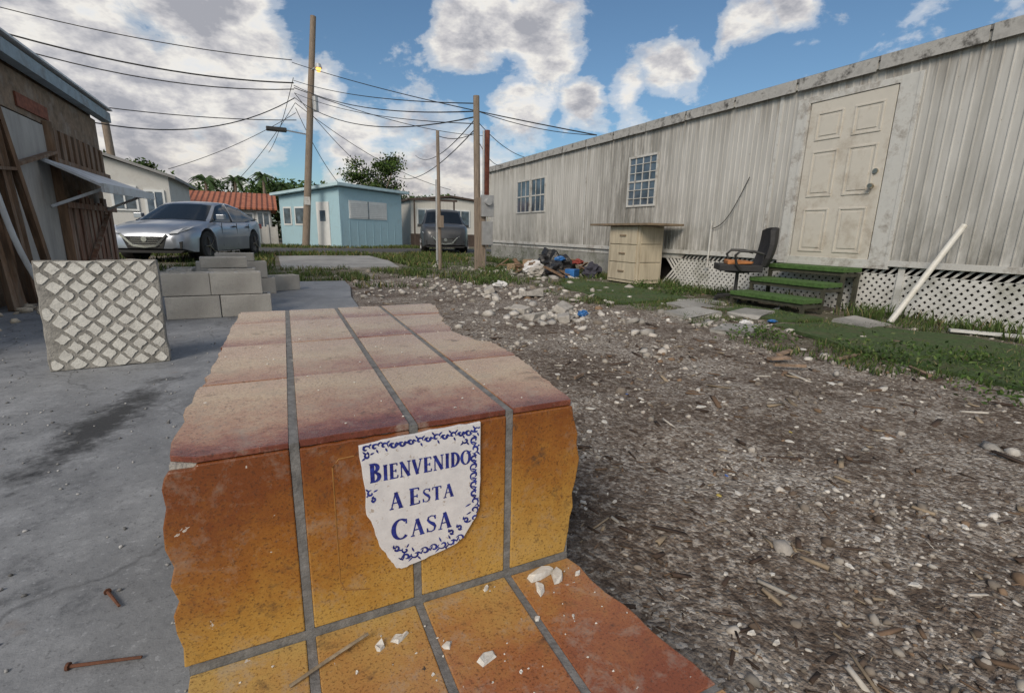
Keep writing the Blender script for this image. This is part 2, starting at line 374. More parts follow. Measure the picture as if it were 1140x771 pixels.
def ribbon(pts,ws):
    lay[0]=(lay[0]+1)%40
    n=len(pts); L=[];R=[]
    for i in range(n):
        a=pts[max(0,i-1)];b_=pts[min(n-1,i+1)];dx,dy=b_[0]-a[0],b_[1]-a[1];l=math.hypot(dx,dy) or 1
        nx_,ny_=-dy/l*ws[i]/2,dx/l*ws[i]/2
        L.append((pts[i][0]+nx_,pts[i][1]+ny_));R.append((pts[i][0]-nx_,pts[i][1]-ny_))
    for i in range(n-1):
        if inside(*L[i]) and inside(*R[i+1]): quad([R[i],R[i+1],L[i+1],L[i]])
TK,TN=.20,.07
def arc(cx,cy,rx,ry,a0,a1,n=14):
    P_=[];W=[]
    for i in range(n+1):
        t=math.radians(a0+(a1-a0)*i/n); P_.append((cx+rx*math.cos(t),cy+ry*math.sin(t))); W.append(TN+(TK-TN)*abs(math.cos(t))**1.3)
    return (P_,W)
def stem(x,y0=0,y1=1,w=TK):
    return [([(x,y0),(x,y1)],[w,w])]+[([(x-.14,y),(x+.14,y)],[TN,TN]) for y in (y0+.02,y1-.02)]
def ln(x0,y0,x1,y1,w): return ([(x0,y0),(x1,y1)],[w,w])
G={'I':(.34,stem(.17)),'B':(.66,stem(.17)+[arc(.2,.76,.26,.22,90,-90),arc(.2,.27,.33,.25,90,-90)]),
'E':(.62,stem(.17)+[ln(.17,.97,.55,.97,TN),ln(.17,.5,.45,.5,TN),ln(.17,.03,.58,.03,TN),ln(.54,.97,.54,.83,TN),ln(.57,.03,.57,.2,TN),ln(.45,.6,.45,.4,TN)]),
'N':(.80,[ln(.14,0,.14,1,TN),ln(.12,1,.66,0,TK),ln(.66,0,.66,1,TN),ln(.02,.98,.2,.98,TN),ln(.04,.02,.26,.02,TN),ln(.55,.98,.78,.98,TN)]),
'V':(.72,[ln(.10,1,.37,0,TK),ln(.37,0,.62,1,TN),ln(0,.98,.24,.98,TN),ln(.5,.98,.74,.98,TN)]),
'D':(.72,stem(.17)+[arc(.2,.5,.40,.47,90,-90,18)]),'O':(.76,[arc(.36,.5,.30,.47,0,360,28)]),
'A':(.76,[ln(.10,0,.36,1,TN),ln(.36,1,.64,0,TK),ln(.2,.36,.54,.36,TN),ln(.0,.02,.22,.02,TN),ln(.5,.02,.76,.02,TN)]),
'S':(.58,[([(.5,.8),(.46,.93),(.3,.98),(.14,.92),(.10,.76),(.2,.62),(.4,.46),(.5,.3),(.45,.1),(.28,.02),(.1,.08),(.06,.24)],[TN,TN,TN,.09,.13,.15,TK,.14,.1,TN,TN,TN]),ln(.51,.98,.51,.74,TN),ln(.06,.02,.06,.28,TN)]),
'T':(.66,stem(.32)[:2]+[ln(.02,.97,.62,.97,TN),ln(.03,.97,.03,.8,TN),ln(.61,.97,.61,.8,TN)]),
'C':(.72,[arc(.4,.5,.32,.47,50,315,22),ln(.64,.95,.64,.72,TN)])}
def word(txt,x,y,h,sp=.10,wd=1.0):
    for ch in txt:
        wdt,st=G[ch.upper()]; hh=h*(1.22 if ch.isupper() else 1)
        for P_,W in st: ribbon([(x+a*hh*wd,y+b_*hh) for a,b_ in P_],[q*hh for q in W])
        x+=(wdt+sp)*hh*wd
word('Bienvenido',.013,.168,.0262,.07,.90)
word('A',.042,.114,.024); word('Esta',.074,.114,.0245,.12)
word('Casa',.044,.056,.031,.10)
def spiral(cx,cy,r,a0,turn,w=.0016,n=16):
    P_=[];W=[]
    for i in range(n+1):
        t=i/n; a=a0+turn*t; rr=r*(1-.8*t); P_.append((cx+rr*math.cos(a),cy+rr*math.sin(a))); W.append(w*(.6+1.3*math.sin(PI*t)))
    ribbon(P_,W)
def leaf(cx,cy,a,l,w):
    P_=[(cx+math.cos(a)*l*t,cy+math.sin(a)*l*t) for t in (0,.25,.5,.75,1)]; ribbon(P_,[0.0002,w*.8,w,w*.6,.0002])
rr_=random.Random(11)
def orn(x,y,ang,k=1.0):
    s=k*rr_.uniform(.9,1.1); sgn=rr_.choice((-1,1))
    spiral(x,y,.0066*s,ang+rr_.uniform(-.5,.5),sgn*5.6,.0019)
    for q in (-1.2,.7,2.2): leaf(x+.005*s*math.cos(ang+q),y+.005*s*math.sin(ang+q),ang+sgn*q,.009*s,.003)
x=.010
while x<.198: orn(x,.2262+rr_.uniform(-.001,.001),0,.92); x+=.0140
y=.210
while y>.05: orn(.1885,y,-PI/2,1.25); y-=.0165
x=.178
while x>.055: orn(x,.030-.011*(.178-x)/.12,PI,1.2); x-=.0160
for p in ((.172,.062),(.160,.050),(.145,.045),(.065,.034),(.05,.040)): orn(p[0],p[1],2.2,.9)
orn(.012,.214,PI/2,.8); orn(.172,.212,PI,.8); orn(.014,.150,PI/2,.8); orn(.017,.138,PI/2,.7)
mesh('lettering',sv,sf,m_blue,sign)
mb=MB(); mb.tube([(.098,.7206,.222),(.06,.7206,.232),(.053,.7206,.25),(.053,.7206,.45),(.062,.7206,.462),(.085,.7206,.463)],.0013,8); o=mb.obj('glaze_ridge',mat('ridge',(.27,.13,.035),.3,.3,30),step,True)

# ---------------- rocks helper
ico=bmesh.new(); bmesh.ops.create_icosphere(ico,subdivisions=1,radius=1); icoV=np.array([v.co[:] for v in ico.verts]); icoF=np.array([[v.index for v in f.verts] for f in ico.faces]); ico.free()
def scatter(name,pos,size,colr,m,flat=(.5,.9),jit=.34):
    n=len(pos); nv=len(icoV)
    V=np.repeat(icoV[None],n,0); V=np.sign(V)*np.abs(V)**.75
    V=V*(1+rng.uniform(-jit,jit,(n,nv,1)))
    S=np.stack([size*rng.uniform(.7,1.4,n),size*rng.uniform(.6,1.1,n),size*rng.uniform(flat[0],flat[1],n)],1)
    V=V*S[:,None]
    a=rng.uniform(0,2*PI,n); tl=rng.uniform(-.5,.5,n); ca,sa=np.cos(a),np.sin(a)
    x=V[...,0].copy(); z=V[...,2].copy(); V[...,0]=x*np.cos(tl)[:,None]-z*np.sin(tl)[:,None]; V[...,2]=x*np.sin(tl)[:,None]+z*np.cos(tl)[:,None]
    x=V[...,0].copy(); y=V[...,1].copy(); V[...,0]=x*ca[:,None]-y*sa[:,None]; V[...,1]=x*sa[:,None]+y*ca[:,None]
    V+=pos[:,None]
    F=(icoF[None]+np.arange(n)[:,None,None]*nv).reshape(-1,3)
    C=np.repeat(colr[:,None],nv,1).reshape(-1,3)
    return npmesh(name,V.reshape(-1,3),F,m,colors=C)
m_stone=mat('stone',(1,1,1),.92,.25,90,0,200,attr='col',spec=.3)
n=19000
d=np.exp(rng.uniform(np.log(.55),np.log(11),n)); a=rng.uniform(math.radians(2),math.radians(86),n)
X=d*np.sin(a); Y=d*np.cos(a)
keep=(X>.45)&(X<5.9)&~((X<.62)&(Y<2.1))&~((X<.95)&(Y>4.8)); 
gn=np.array([N2(x,y,1.3,2)*1.6+.5*N2(x,y,4,7) for x,y in zip(X,Y)]); keep&=(rng.uniform(0,1,n)<np.clip(.45+gn,0.07,1))
X,Y,d=X[keep],Y[keep],d[keep]; n=len(X)
S=np.clip(rng.lognormal(math.log(.0030),.62,n),.0012,.024)*np.clip(d/1.3,1,4.2)**.75
Z=np.array([gh(x,y) for x,y in zip(X,Y)])
pal=np.array([(.50,.465,.42),(.36,.33,.29),(.25,.215,.18),(.14,.105,.08),(.68,.65,.60),(.24,.165,.11)])
C=pal[rng.choice(6,n,p=[.24,.25,.22,.14,.10,.05])]*rng.uniform(.7,1.15,(n,1))
scatter('gravel',np.stack([X,Y,Z+S*.15],1),S,C,m_stone)
n=2300; d=np.exp(rng.uniform(np.log(.6),np.log(8),n)); a=rng.uniform(math.radians(4),math.radians(82),n); X=d*np.sin(a);Y=d*np.cos(a)
k=(X>.6)&(X<5.2)&~((X<.95)&(Y>4.8)); X,Y,d=X[k],Y[k],d[k]; n=len(X)
L=np.clip(rng.lognormal(math.log(.008),.7,n),.003,.045)*np.clip(d/1.5,1,2.5); W=np.minimum(L*rng.uniform(.05,.3,n),.006*np.clip(d/1.5,1,2.5)); ang=rng.uniform(0,PI,n)
bv=np.array([(x,y,z) for z in (-1,1) for y in (-1,1) for x in (-1,1)],float); bf=np.array([(0,2,3,1),(4,5,7,6),(0,1,5,4),(2,6,7,3),(0,4,6,2),(1,3,7,5)])
V=np.repeat(bv[None],n,0)*np.stack([L,W,np.minimum(W*.5,.003)],1)[:,None]*(1+rng.uniform(-.25,.25,(n,8,1))); V[...,2]+=V[...,0]*rng.uniform(-.2,.2,n)[:,None]
x=V[...,0].copy();y=V[...,1].copy();V[...,0]=x*np.cos(ang)[:,None]-y*np.sin(ang)[:,None];V[...,1]=x*np.sin(ang)[:,None]+y*np.cos(ang)[:,None]
Z=np.array([gh(x,y) for x,y in zip(X,Y)]); V+=np.stack([X,Y,Z+.003],1)[:,None]
pal=np.array([(.18,.12,.08),(.08,.055,.042),(.32,.255,.18),(.5,.47,.42)]); C=np.repeat((pal[rng.choice(4,n,p=[.35,.35,.2,.1])]*rng.uniform(.7,1.2,(n,1)))[:,None],8,1).reshape(-1,3)
npmesh('wood_chips',V.reshape(-1,3),(bf[None]+np.arange(n)[:,None,None]*8).reshape(-1,4),m_stone,colors=C)
m_rub=mat('rubble_concrete',(.42,.40,.37),.95,.3,10,.6,60,attr='col',bd=.01)
def rubble(name,cx,cy,sx,sy,n,s0,s1,zz=.0,tint=(1,1,1)):
    X=rng.normal(cx,sx,n);Y=rng.normal(cy,sy,n);S=rng.uniform(s0,s1,n)*rng.uniform(.5,1,n)
    C=np.array(tint)*rng.uniform(.6,1.3,(n,1))*np.ones((n,3)); return scatter(name,np.stack([X,Y,zz+S*.25],1),S,C,m_rub,(.35,.7),.34)
rubble('rubble_pile',2.45,4.1,.36,.38,120,.012,.07)
rubble('rubble_pile',2.9,6.2,.6,.9,150,.012,.07)
rubble('rubble_pile',-2.0,5.9,.14,.5,70,.015,.07,.035,(1.1,1,.85))
rubble('rubble_pile',4.0,3.4,.6,.5,40,.015,.06)
rubble('rubble_pile',4.6,9.3,.7,1.2,110,.02,.10)
rubble('rubble_pile',1.6,7.2,.45,1.0,90,.015,.05)
rubble('rubble_pile',1.9,2.6,.8,.9,60,.008,.026)
rubble('rubble_pile',-.185,.80,.012,.05,16,.004,.011,.036)
mb=MB()
for (x,y,z,s,a) in [(2.2,4.0,.05,.11,.3),(2.42,3.85,.04,.10,1.0),(2.66,4.25,.05,.12,.6),(2.25,4.45,.04,.09,2),(3.0,5.6,.05,.13,.2),(2.6,6.1,.05,.11,1.2)]:
    M=Matrix.Translation((x,y,z))@Matrix.Rotation(a,4,'Z')@Matrix.Rotation(random.uniform(-.3,.3),4,'X'); mb.box(-s,s,-s*.6,s*.6,-s*.3,s*.3,0,M,s*.18)
mb.obj('broken_concrete',m_mortar,None,bevel=.008)
m_pl=mat('plaster',(.60,.585,.55),.9,.15,25,.5,90,dirt=(.35,.31,.26),dirt_amt=.5,dscale=40)
def chip(x,y,z,l,wd,a,h=.008):
    n=random.choice((5,6,6,7)); pts=[]
    for i in range(n):
        t=2*PI*(i+random.uniform(-.25,.25))/n; r=random.uniform(.55,1.2); px,py=l*r*math.cos(t),wd*r*math.sin(t); pts.append((x+px*math.cos(a)-py*math.sin(a),y+px*math.sin(a)+py*math.cos(a)))
    hh=h*random.uniform(.7,1.2); k=len(mbc.v); mbc.prism(pts,'z',z,z+hh)
    for i in range(n): v=mbc.v[k+n+i]; mbc.v[k+n+i]=(x+(v[0]-x)*random.uniform(.6,.95),y+(v[1]-y)*random.uniform(.6,.95),z+hh*random.uniform(.35,1))
mbc=MB(); zt=.1672
for c in [(.41,.69,zt,.040,.014,.3,.014),(.435,.672,zt,.022,.012,1.2,.010),(.39,.66,zt,.018,.012,1.0,.010),(.13,.655,zt,.016,.010,.2,.008),(.475,.665,zt,.009,.006,.4,.006),(.195,.61,zt,.013,.008,.6,.007),(.245,.565,zt,.024,.018,.4,.010),(.02,.585,zt,.012,.011,.5,.008),(-.01,.50,zt,.02,.012,2.2,.009),(.35,.60,zt,.007,.005,0,.005),(.10,.65,zt,.012,.010,1,.011),(.30,.70,zt,.008,.006,1,.006),(.06,.62,zt,.004,.003,1,.003),(.16,.57,zt,.004,.003,1,.003),(.28,.52,zt,.004,.003,1,.003),(.41,.58,zt,.005,.003,1,.003)]: chip(*c)
for i in range(60): chip(random.uniform(-.12,.5),random.uniform(.45,.71),zt,random.uniform(.001,.003),random.uniform(.001,.002),0,.002)
for i in range(50): chip(random.uniform(-.13,.45),random.uniform(.75,1.9),.5012,random.uniform(.001,.003),random.uniform(.001,.002),0,.002)
mbc.obj('plaster_chips',m_pl)
mb=MB(); mb.tube([(-.03,.633,.171),(.03,.655,.175),(.085,.672,.180)],.0028,6); mb.obj('twig',mat('twigwood',(.24,.19,.13),.8,.4,60))
mb=MB(); 
for a,b_ in [((-.378,1.165),(-.345,1.105)),((-.385,.968),(-.275,.938))]:
    mb.cyl((a[0],a[1],.040),(b_[0],b_[1],.041),.0032,.0026,8); mb.cyl((a[0],a[1],.040),(a[0]+(a[0]-b_[0])*.04,a[1]+(a[1]-b_[1])*.04,.040),.007,.007,10)
mb.obj('rusty_nails',mat('rust',(.11,.045,.025),.9,.4,40))
mbc=MB()
for i in range(110):
    d=math.exp(random.uniform(math.log(.9),math.log(5))); a=math.radians(random.uniform(15,75)); x,y=d*math.sin(a),d*math.cos(a)
    if x<.75: continue
    s=random.uniform(.004,.012)*min(2.8,max(1,d))*random.choice((.6,1,1.3)); chip(x,y,gh(x,y)+.002,s,s*.6,random.uniform(0,3),.006)
mbc.obj('plaster_litter',m_pl)
mbc=MB()
for (x,y) in ((1.35,1.05),(1.6,1.9),(2.4,2.2)): chip(x,y,gh(x,y)+.004,.010,.006,random.random()*3,.003)
mbc.obj('blue_litter',mat('bluelit',(.05,.12,.40),.5,.1))
mbc=MB()
for (x,y) in ((1.2,.95),(1.9,1.2),(2.9,2.9)): chip(x,y,gh(x,y)+.004,.010,.007,random.random()*3,.003)
mbc.obj('yellow_litter',mat('yellit',(.45,.35,.08),.5,.1))
n=700; X=rng.uniform(-1.9,-.2,n); Y=rng.uniform(1.0,5.5,n); S=rng.uniform(.0012,.006,n)**1; C=np.ones((n,3))*rng.uniform(.12,.5,(n,1)); scatter('slab_crumbs',np.stack([X,Y,.036+S*.3],1),S,C,m_stone)
mb=MB()
for (x,y,l,a,wd) in [(3.2,2.15,.24,.3,.03),(3.5,1.9,.3,.1,.022),(2.2,3.3,.12,1.2,.02),(2.9,1.9,.2,-.5,.015),(1.5,2.2,.1,.5,.010),(3.55,1.5,.22,.9,.02),(3.0,2.05,.16,-.2,.045)]:
    M=Matrix.Translation((x,y,.015))@Matrix.Rotation(a,4,'Z'); mb.box(-l/2,l/2,-wd/2,wd/2,0,.014,0,M,.004)
mb.obj('scrap_wood',mat('scrapwood',(.22,.155,.11),.85,.5,20,.3,60))
mb=MB(); M=Matrix.Translation((5.65,1.75,.03))@Matrix.Rotation(-1.0,4,'Z'); mb.box(-.45,.45,-.04,.04,0,.02,0,M); mb.obj('white_board',mat('whiteboard',(.6,.6,.58),.7,.15,8))

# ---------------- cinder blocks
m_cmu=mat('cmu',(.42,.405,.375),.95,.2,12,.9,120,dirt=(.17,.16,.15),dirt_amt=.6,bd=.006)
def cmu(x,y,z,a,L=.395,W=.19,Hh=.19):
    o=MB(); t=.03
    o.box(-L/2,L/2,-W/2,-W/2+t,-Hh/2,Hh/2); o.box(-L/2,L/2,W/2-t,W/2,-Hh/2,Hh/2)
    for xx in (-L/2,-.015,L/2-t): o.box(xx,xx+t,-W/2+t+.0005,W/2-t-.0005,-Hh/2,Hh/2-.001)
    ob=o.obj('cinder_block',m_cmu,bevel=.006); ob.location=(x,y,z+Hh/2); ob.rotation_euler=(0,0,a); return ob
za=.036
cmu(-.66,4.95,za,.03); cmu(-.26,4.97,za,.03); cmu(-.72,4.97,za+.195,.02); cmu(-.325,4.98,za+.195,.05)
cmu(-.80,5.5,za,1.6); cmu(-.80,5.5,za+.195,1.58); cmu(-.36,5.45,za+.0,.0); cmu(-.38,5.45,za+.195,.02)
cmu(-.45,5.5,za+.39,.1,Hh=.1); cmu(-.62,6.6,za,.1); cmu(-.62,6.6,za+.195,.1); cmu(-.22,6.62,za,.1); cmu(-.3,6.6,za+.195,.12); cmu(-.42,6.6,za+.39,.0,Hh=.09)
cmu(.05,6.9,za,.4)

# ---------------- wall slab with plaster diamonds
tw=empty('tile_backed_slab')
SM=Matrix.Translation((-.86,3.30,.036))@Matrix.Rotation(math.radians(5),4,'Z')@Matrix.Rotation(math.radians(-4),4,'X')
mb=MB(); pts=jag((-.262,0),(.262,0),6,.004)+jag((.262,0),(.258,.585),9,.005)[1:]+jag((.258,.585),(-.26,.583),9,.005)[1:]+jag((-.26,.583),(-.262,0),9,.005)[1:-1]
mb.prism(pts,'y',0,.08); mb.v=[tuple(SM@Vector(v)) for v in mb.v]
mb.obj('slab',mat('slab_mortar',(.25,.24,.22),.95,.35,14,.9,70,bd=.008),tw,bevel=.005)
mb=MB(); s=.092; r3=random.Random(5)
for j in range(-1,15):
    for i in range(-1,8):
        cx=-.235+i*s+(s*.5 if j%2 else 0); cz=j*s*.5+.03
        pts=[]; kk=r3.uniform(.9,1.05)
        for k in range(12):
            t=2*PI*k/12+.0; c4=abs(math.cos(t))+abs(math.sin(t)); rr=.375*kk*s/c4*r3.uniform(.84,1.16); pts.append((cx+rr*math.cos(t),cz+rr*math.sin(t)))
        pts=[(max(-.252,min(.252,a)),max(.006,min(.576,b_))) for a,b_ in pts]
        if max(p[0] for p in pts)-min(p[0] for p in pts)<.018 or max(p[1] for p in pts)-min(p[1] for p in pts)<.018: continue
        if cx<-.20 and j%2==0 and r3.random()<.6: continue
        hgt=-.003-r3.uniform(0,.003)
        v=[SM@Vector((a,hgt,b_)) for a,b_ in pts]+[SM@Vector((a,.001,b_)) for a,b_ in pts]; n=12
        mb.add(v,[tuple(range(n)),tuple(range(n,2*n))[::-1]]+[(i2,n+i2,n+(i2+1)%n,(i2+1)%n) for i2 in range(n)])
mb.obj('plaster_diamonds',mat('plaster_white',(.58,.57,.53),.9,.2,40,.8,90,dirt=(.30,.29,.27),dirt_amt=.55,dscale=20),tw)

# ---------------- shed on the left
shed=empty('damaged_shed')
m_stucco=mat('shed_fibreboard',(.20,.145,.10),.95,.4,9,.8,40,dirt=(.34,.32,.29),dirt_amt=.5,bd=.01)
m_ply=mat('shed_plywood',(.38,.37,.35),.85,.2,5,.3,40,dirt=(.15,.12,.09),dirt_amt=.7,sc3=(1,1,.25))
m_wood=mat('old_wood',(.16,.095,.055),.85,.45,9,.5,50,dirt=(.28,.25,.21),dirt_amt=.5,sc3=(3,3,.3))
m_red=mat('red_wood',(.21,.105,.065),.8,.4,9,.4,50,dirt=(.38,.34,.28),dirt_amt=.7,sc3=(3,3,.3))
m_fascia=mat('fascia_paint',(.26,.33,.38),.7,.2,8,.2,40,dirt=(.15,.12,.09),dirt_amt=.6)
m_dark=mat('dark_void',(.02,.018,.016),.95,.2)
m_whitemetal=mat('white_metal',(.60,.63,.66),.45,.1,6,.1,30,dirt=(.25,.2,.16),dirt_amt=.6)
XW=-2.28
mb=MB(); mb.box(-6,XW-.06,3.2,9.9,0,2.42,0); mb.box(-6.1,XW+.10,3.1,10.1,2.47,2.53,0)
mb.obj('walls',m_stucco,shed)
mb=MB(); mb.box(XW+.02,XW+.14,3.1,10.12,2.36,2.50,0); mb.box(-6.15,XW+.17,3.05,10.15,2.535,2.56,1); mb.obj('fascia',[m_fascia,m_whitemetal],shed,bevel=.004)
mb=MB(); mb.box(XW-.05,XW,3.3,9.85,1.92,2.34); mb.obj('fibreboard',m_stucco,shed)
mb=MB(); mb.box(XW-.04,XW+.01,6.55,7.7,.04,1.90); mb.box(XW-.045,XW+.004,4.2,5.9,.04,1.9); mb.obj('plywood',m_ply,shed)
mb=MB(); r4=random.Random(2)
for y in [5.78,5.93,6.09,6.28,6.42]:
    t=r4.uniform(-.12,.12); mb.beam((XW+.05+r4.uniform(0,.1),y,.04),(XW+.03,y+t,r4.uniform(1.5,1.95)),.10,.035,0,PI/2)
mb.beam((XW+.16,6.75,.04),(XW+.05,6.45,1.95),.07,.045,0); mb.beam((XW+.05,7.72,.04),(XW+.03,7.75,1.95),.09,.04,0)
mb.beam((XW+.05,6.6,1.35),(XW+.06,7.75,1.62),.06,.03,0); mb.beam((XW+.08,5.7,1.25),(XW+.08,6.6,1.32),.06,.03,0)
mb.obj('studs',m_wood,shed)
mb=MB(); y=7.85
while y<9.85:
    wd=r4.uniform(.07,.17)
    if r4.random()>.12: mb.box(XW+r4.uniform(0,.03),XW+.05,y,y+wd,.04+r4.choice((0,0,.2)),1.16+r4.uniform(-.22,.08))
    y+=wd+r4.uniform(.01,.09)
mb.box(XW+.055,XW+.085,7.8,9.9,1.0,1.07); mb.box(XW+.055,XW+.085,7.8,9.2,.25,.33); mb.beam((XW+.10,7.9,.1),(XW+.10,9.3,.95),.06,.02)
mb.obj('board_slats',m_red,shed)
mb=MB(); 
for y in np.arange(7.9,9.8,.22): mb.box(XW+.0,XW+.04,y+r4.uniform(-.03,.03),y+.12,1.55,1.9)
mb.box(XW+.041,XW+.07,7.7,9.9,1.50,1.56)
mb.obj('upper_slats',m_wood,shed)
mb=MB(); mb.add([(XW+.01,7.35,1.53),(XW+.01,9.6,1.53),(XW+.60,9.75,1.30),(XW+.55,7.3,1.26),(XW+.01,7.35,1.50),(XW+.01,9.6,1.50),(XW+.60,9.75,1.27),(XW+.55,7.3,1.23)],[(0,1,2,3),(7,6,5,4),(0,3,7,4),(1,5,6,2),(3,2,6,7),(0,4,5,1)])
mb.beam((XW+.56,7.3,1.22),(XW+.61,9.75,1.26),.03,.10,0); mb.beam((XW+.02,7.5,1.0),(XW+.52,7.5,1.22),.03,.03,0); mb.beam((XW+.02,9.4,1.0),(XW+.55,9.4,1.25),.03,.03,0)
mb.obj('metal_awning',m_whitemetal,shed)
m_cond=mat('sheet_white',(.56,.57,.57),.6,.12,5,.2,30,dirt=(.3,.27,.22),dirt_amt=.5)
mb=MB(); 
prev=None; vv=[];ff=[]
for i in range(15):
    t=i/14; x=XW+.17+.10*t+.03*math.sin(t*6); y=5.40+.45*t+.40*t*t; z=1.80-1.74*t
    for q in (-1,0,1): vv.append((x+.015*(q==0),y+q*.055,z+.01*q))
for i in range(14):
    for q in (0,1): ff.append((i*3+q,i*3+q+1,i*3+q+4,i*3+q+3))
mb.add(vv,ff); o=mb.obj('hanging_sheet_strip',m_cond,shed,True,fix=False); md=o.modifiers.new('s','SOLIDIFY'); md.thickness=.006
mb=MB(); mb.box(XW+.002,XW+.02,7.1,7.9,1.98,2.12); mb.obj('brick_patch',mat('brickpatch',(.2,.07,.04),.9,.4,20),shed)

# ---------------- mobile home (right)
home=empty('mobile_home')
m_side,T,b,P=newmat('siding_white')
st=T.noise(P,1.0,5,.7,(1,5,.5),0,5); s=T.n('ShaderNodeSeparateXYZ'); T.l(P,s.inputs[0])
c=T.ramp(st,[(.3,(.37,.365,.345)),(.55,(.49,.485,.465)),(.75,(.57,.565,.545))])
zz=T.math('SUBTRACT',1.6,s.outputs[2]); zz=T.math('MULTIPLY',zz,.95,True)
gr=T.math('MULTIPLY',zz,T.ramp(T.noise(P,1.8,6,.78,(1,2.6,.7),0,6),[(.38,0),(.62,1)]))
c=T.mix(T.math('MULTIPLY',gr,.85),c,(.17,.165,.145))
yy=T.math('SUBTRACT',s.outputs[1],7.6); yy=T.math('POWER',T.math('ABSOLUTE',yy),2); yy=T.math('EXPONENT',T.math('MULTIPLY',yy,-.9))
c=T.mix(T.math('MULTIPLY',T.math('MULTIPLY',yy,T.ramp(T.noise(P,2.4,5,.75,(1,2.8,.4),0,5),[(.40,0),(.58,1)])),.8),c,(.14,.135,.12))
top=T.math('MULTIPLY',T.math('SUBTRACT',s.outputs[2],2.1),2.4,True)
c=T.mix(T.math('MULTIPLY',top,T.ramp(T.noise(P,2.5,4,.75,(1,5,.35)),[(.42,0),(.66,.75)])),c,(.19,.17,.145))
c=T.mix(T.ramp(T.noise(P,25,3,.7),[(.68,0),(.75,.6)]),c,(.2,.13,.09))
T.l(c,b.inputs['Base Color']); b.inputs['Roughness'].default_value=.5; b.inputs['Specular IOR Level'].default_value=.4
T.l(T.bump(T.noise(P,2,2,.6),.25,.03),b.inputs['Normal'])
m_trim=mat('trim_white',(.56,.56,.54),.6,.15,5,.2,50,dirt=(.18,.15,.12),dirt_amt=.75,dscale=5)
m_door=mat('door_paint',(.58,.55,.49),.45,.08,4,.1,30,dirt=(.30,.25,.19),dirt_amt=.55,dscale=4)
m_roof=mat('roof_edge',(.14,.135,.13),.7,.4,6,.3,30,dirt=(.40,.39,.37),dirt_amt=.5,dscale=8)
m_glass,T,b,P=newmat('window_glass'); b.inputs['Roughness'].default_value=.08; b.inputs['Specular IOR Level'].default_value=.8
T.l(T.ramp(T.noise(P,3,3,.5),[(.3,(.03,.04,.055)),(.7,(.13,.18,.24))]),b.inputs['Base Color'])
XT=6.1; ZB,ZTOP=.585,2.62
def siding(y0,y1,z0,z1):
    v=[];f=[];y=y0; prof=[]; per=.082
    while y<y1:
        for dy,dx in ((0,0),(.046,0),(.052,.009),(.060,.009),(.066,0),):
            if y+dy<y1: prof.append((y+dy,-dx))
        y+=per
    prof.append((y1,0))
    for yy_,dx in prof: v+=[(XT+dx,yy_,z0),(XT+dx,yy_,z1)]
    for i in range(len(prof)-1): f.append((2*i,2*i+1,2*i+3,2*i+2))
    return v,f
mb=MB()
def rect(y0,y1,z0,z1): v,f=siding(y0,y1,z0,z1); mb.add(v,f)
rect(-3.0,3.06,ZB,ZTOP); rect(3.06,4.40,2.50,ZTOP); rect(4.40,6.88,ZB,ZTOP); rect(6.88,7.66,ZB,1.33); rect(6.88,7.66,2.22,ZTOP); rect(7.66,10.80,ZB,ZTOP)
rect(10.80,12.38,ZB,1.34); rect(10.80,12.38,2.18,ZTOP); rect(12.38,14.3,ZB,ZTOP)
mb.obj('siding',m_side,home,fix=False)
mb=MB(); mb.box(XT+.02,9.6,-3,14.28,.45,ZTOP+.02); mb.obj('body',m_trim,home)
mb=MB()
mb.box(XT-.035,XT+.10,-3.1,14.4,2.621,2.70,0); mb.box(XT-.055,9.7,-3.15,14.45,2.702,2.745,1)
mb.add([(XT-.05,-3.15,2.745),(9.7,-3.15,2.745),(9.7,14.45,2.745),(XT-.05,14.45,2.745),(7.9,-3.15,3.0),(7.9,14.45,3.0)],[(0,3,5,4),(1,4,5,2),(0,4,1),(3,2,5)],1)
mb.obj('roof',[m_trim,m_roof],home)
mb=MB(); y=-3
while y<14.3: mb.box(XT-.062,XT-.056,y,y+.9,2.60,2.74,0,None,.005); y+=.93
mb.obj('roof_drip_edge',mat('drip',(.42,.415,.40),.6,.3,7,.2,30,dirt=(.05,.045,.04),dirt_amt=.95,dscale=7),home)
mb=MB()
for y in (1.05,4.62,9.05): mb.box(XT-.016,XT-.0095,y,y+.045,ZB,2.6)
mb.box(XT-.022,XT+.01,-3,14.3,ZB-.05,ZB+.012); mb.box(XT-.03,XT+.03,14.27,14.33,.5,2.62)
mb.box(XT-.02,XT+.03,3.06,3.27,.50,2.50); mb.box(XT-.02,XT+.03,4.24,4.40,.50,2.50); mb.box(XT-.022,XT+.03,3.27,4.24,2.43,2.50); mb.box(XT-.03,XT+.05,3.27,4.24,.50,.535)
mb.box(XT-.026,XT-.0225,3.06,3.10,.5,2.5); mb.box(XT-.03,XT-.0225,4.25,4.29,.5,2.44)
mb.obj('trim',m_trim,home,bevel=.003)
mb=MB(); dx=XT-.012
mb.box(dx,dx+.04,3.285,4.225,.54,2.425)
W_=4.225-3.285
for cy in (3.285+W_*.27,3.285+W_*.73):
    for (z0,z1) in ((.66,1.18),(1.32,1.86),(1.98,2.30)):
        hw=W_*.165
        for (a0,a1,b0,b1) in ((cy-hw,cy+hw,z0,z0+.022),(cy-hw,cy+hw,z1-.022,z1),(cy-hw,cy-hw+.022,z0+.022,z1-.022),(cy+hw-.022,cy+hw,z0+.022,z1-.022)): mb.box(dx-.010,dx-.001,a0,a1,b0,b1)
        mb.box(dx-.008,dx-.001,cy-hw+.05,cy+hw-.05,z0+.05,z1-.05)
mb.obj('door',m_door,home,bevel=.004)
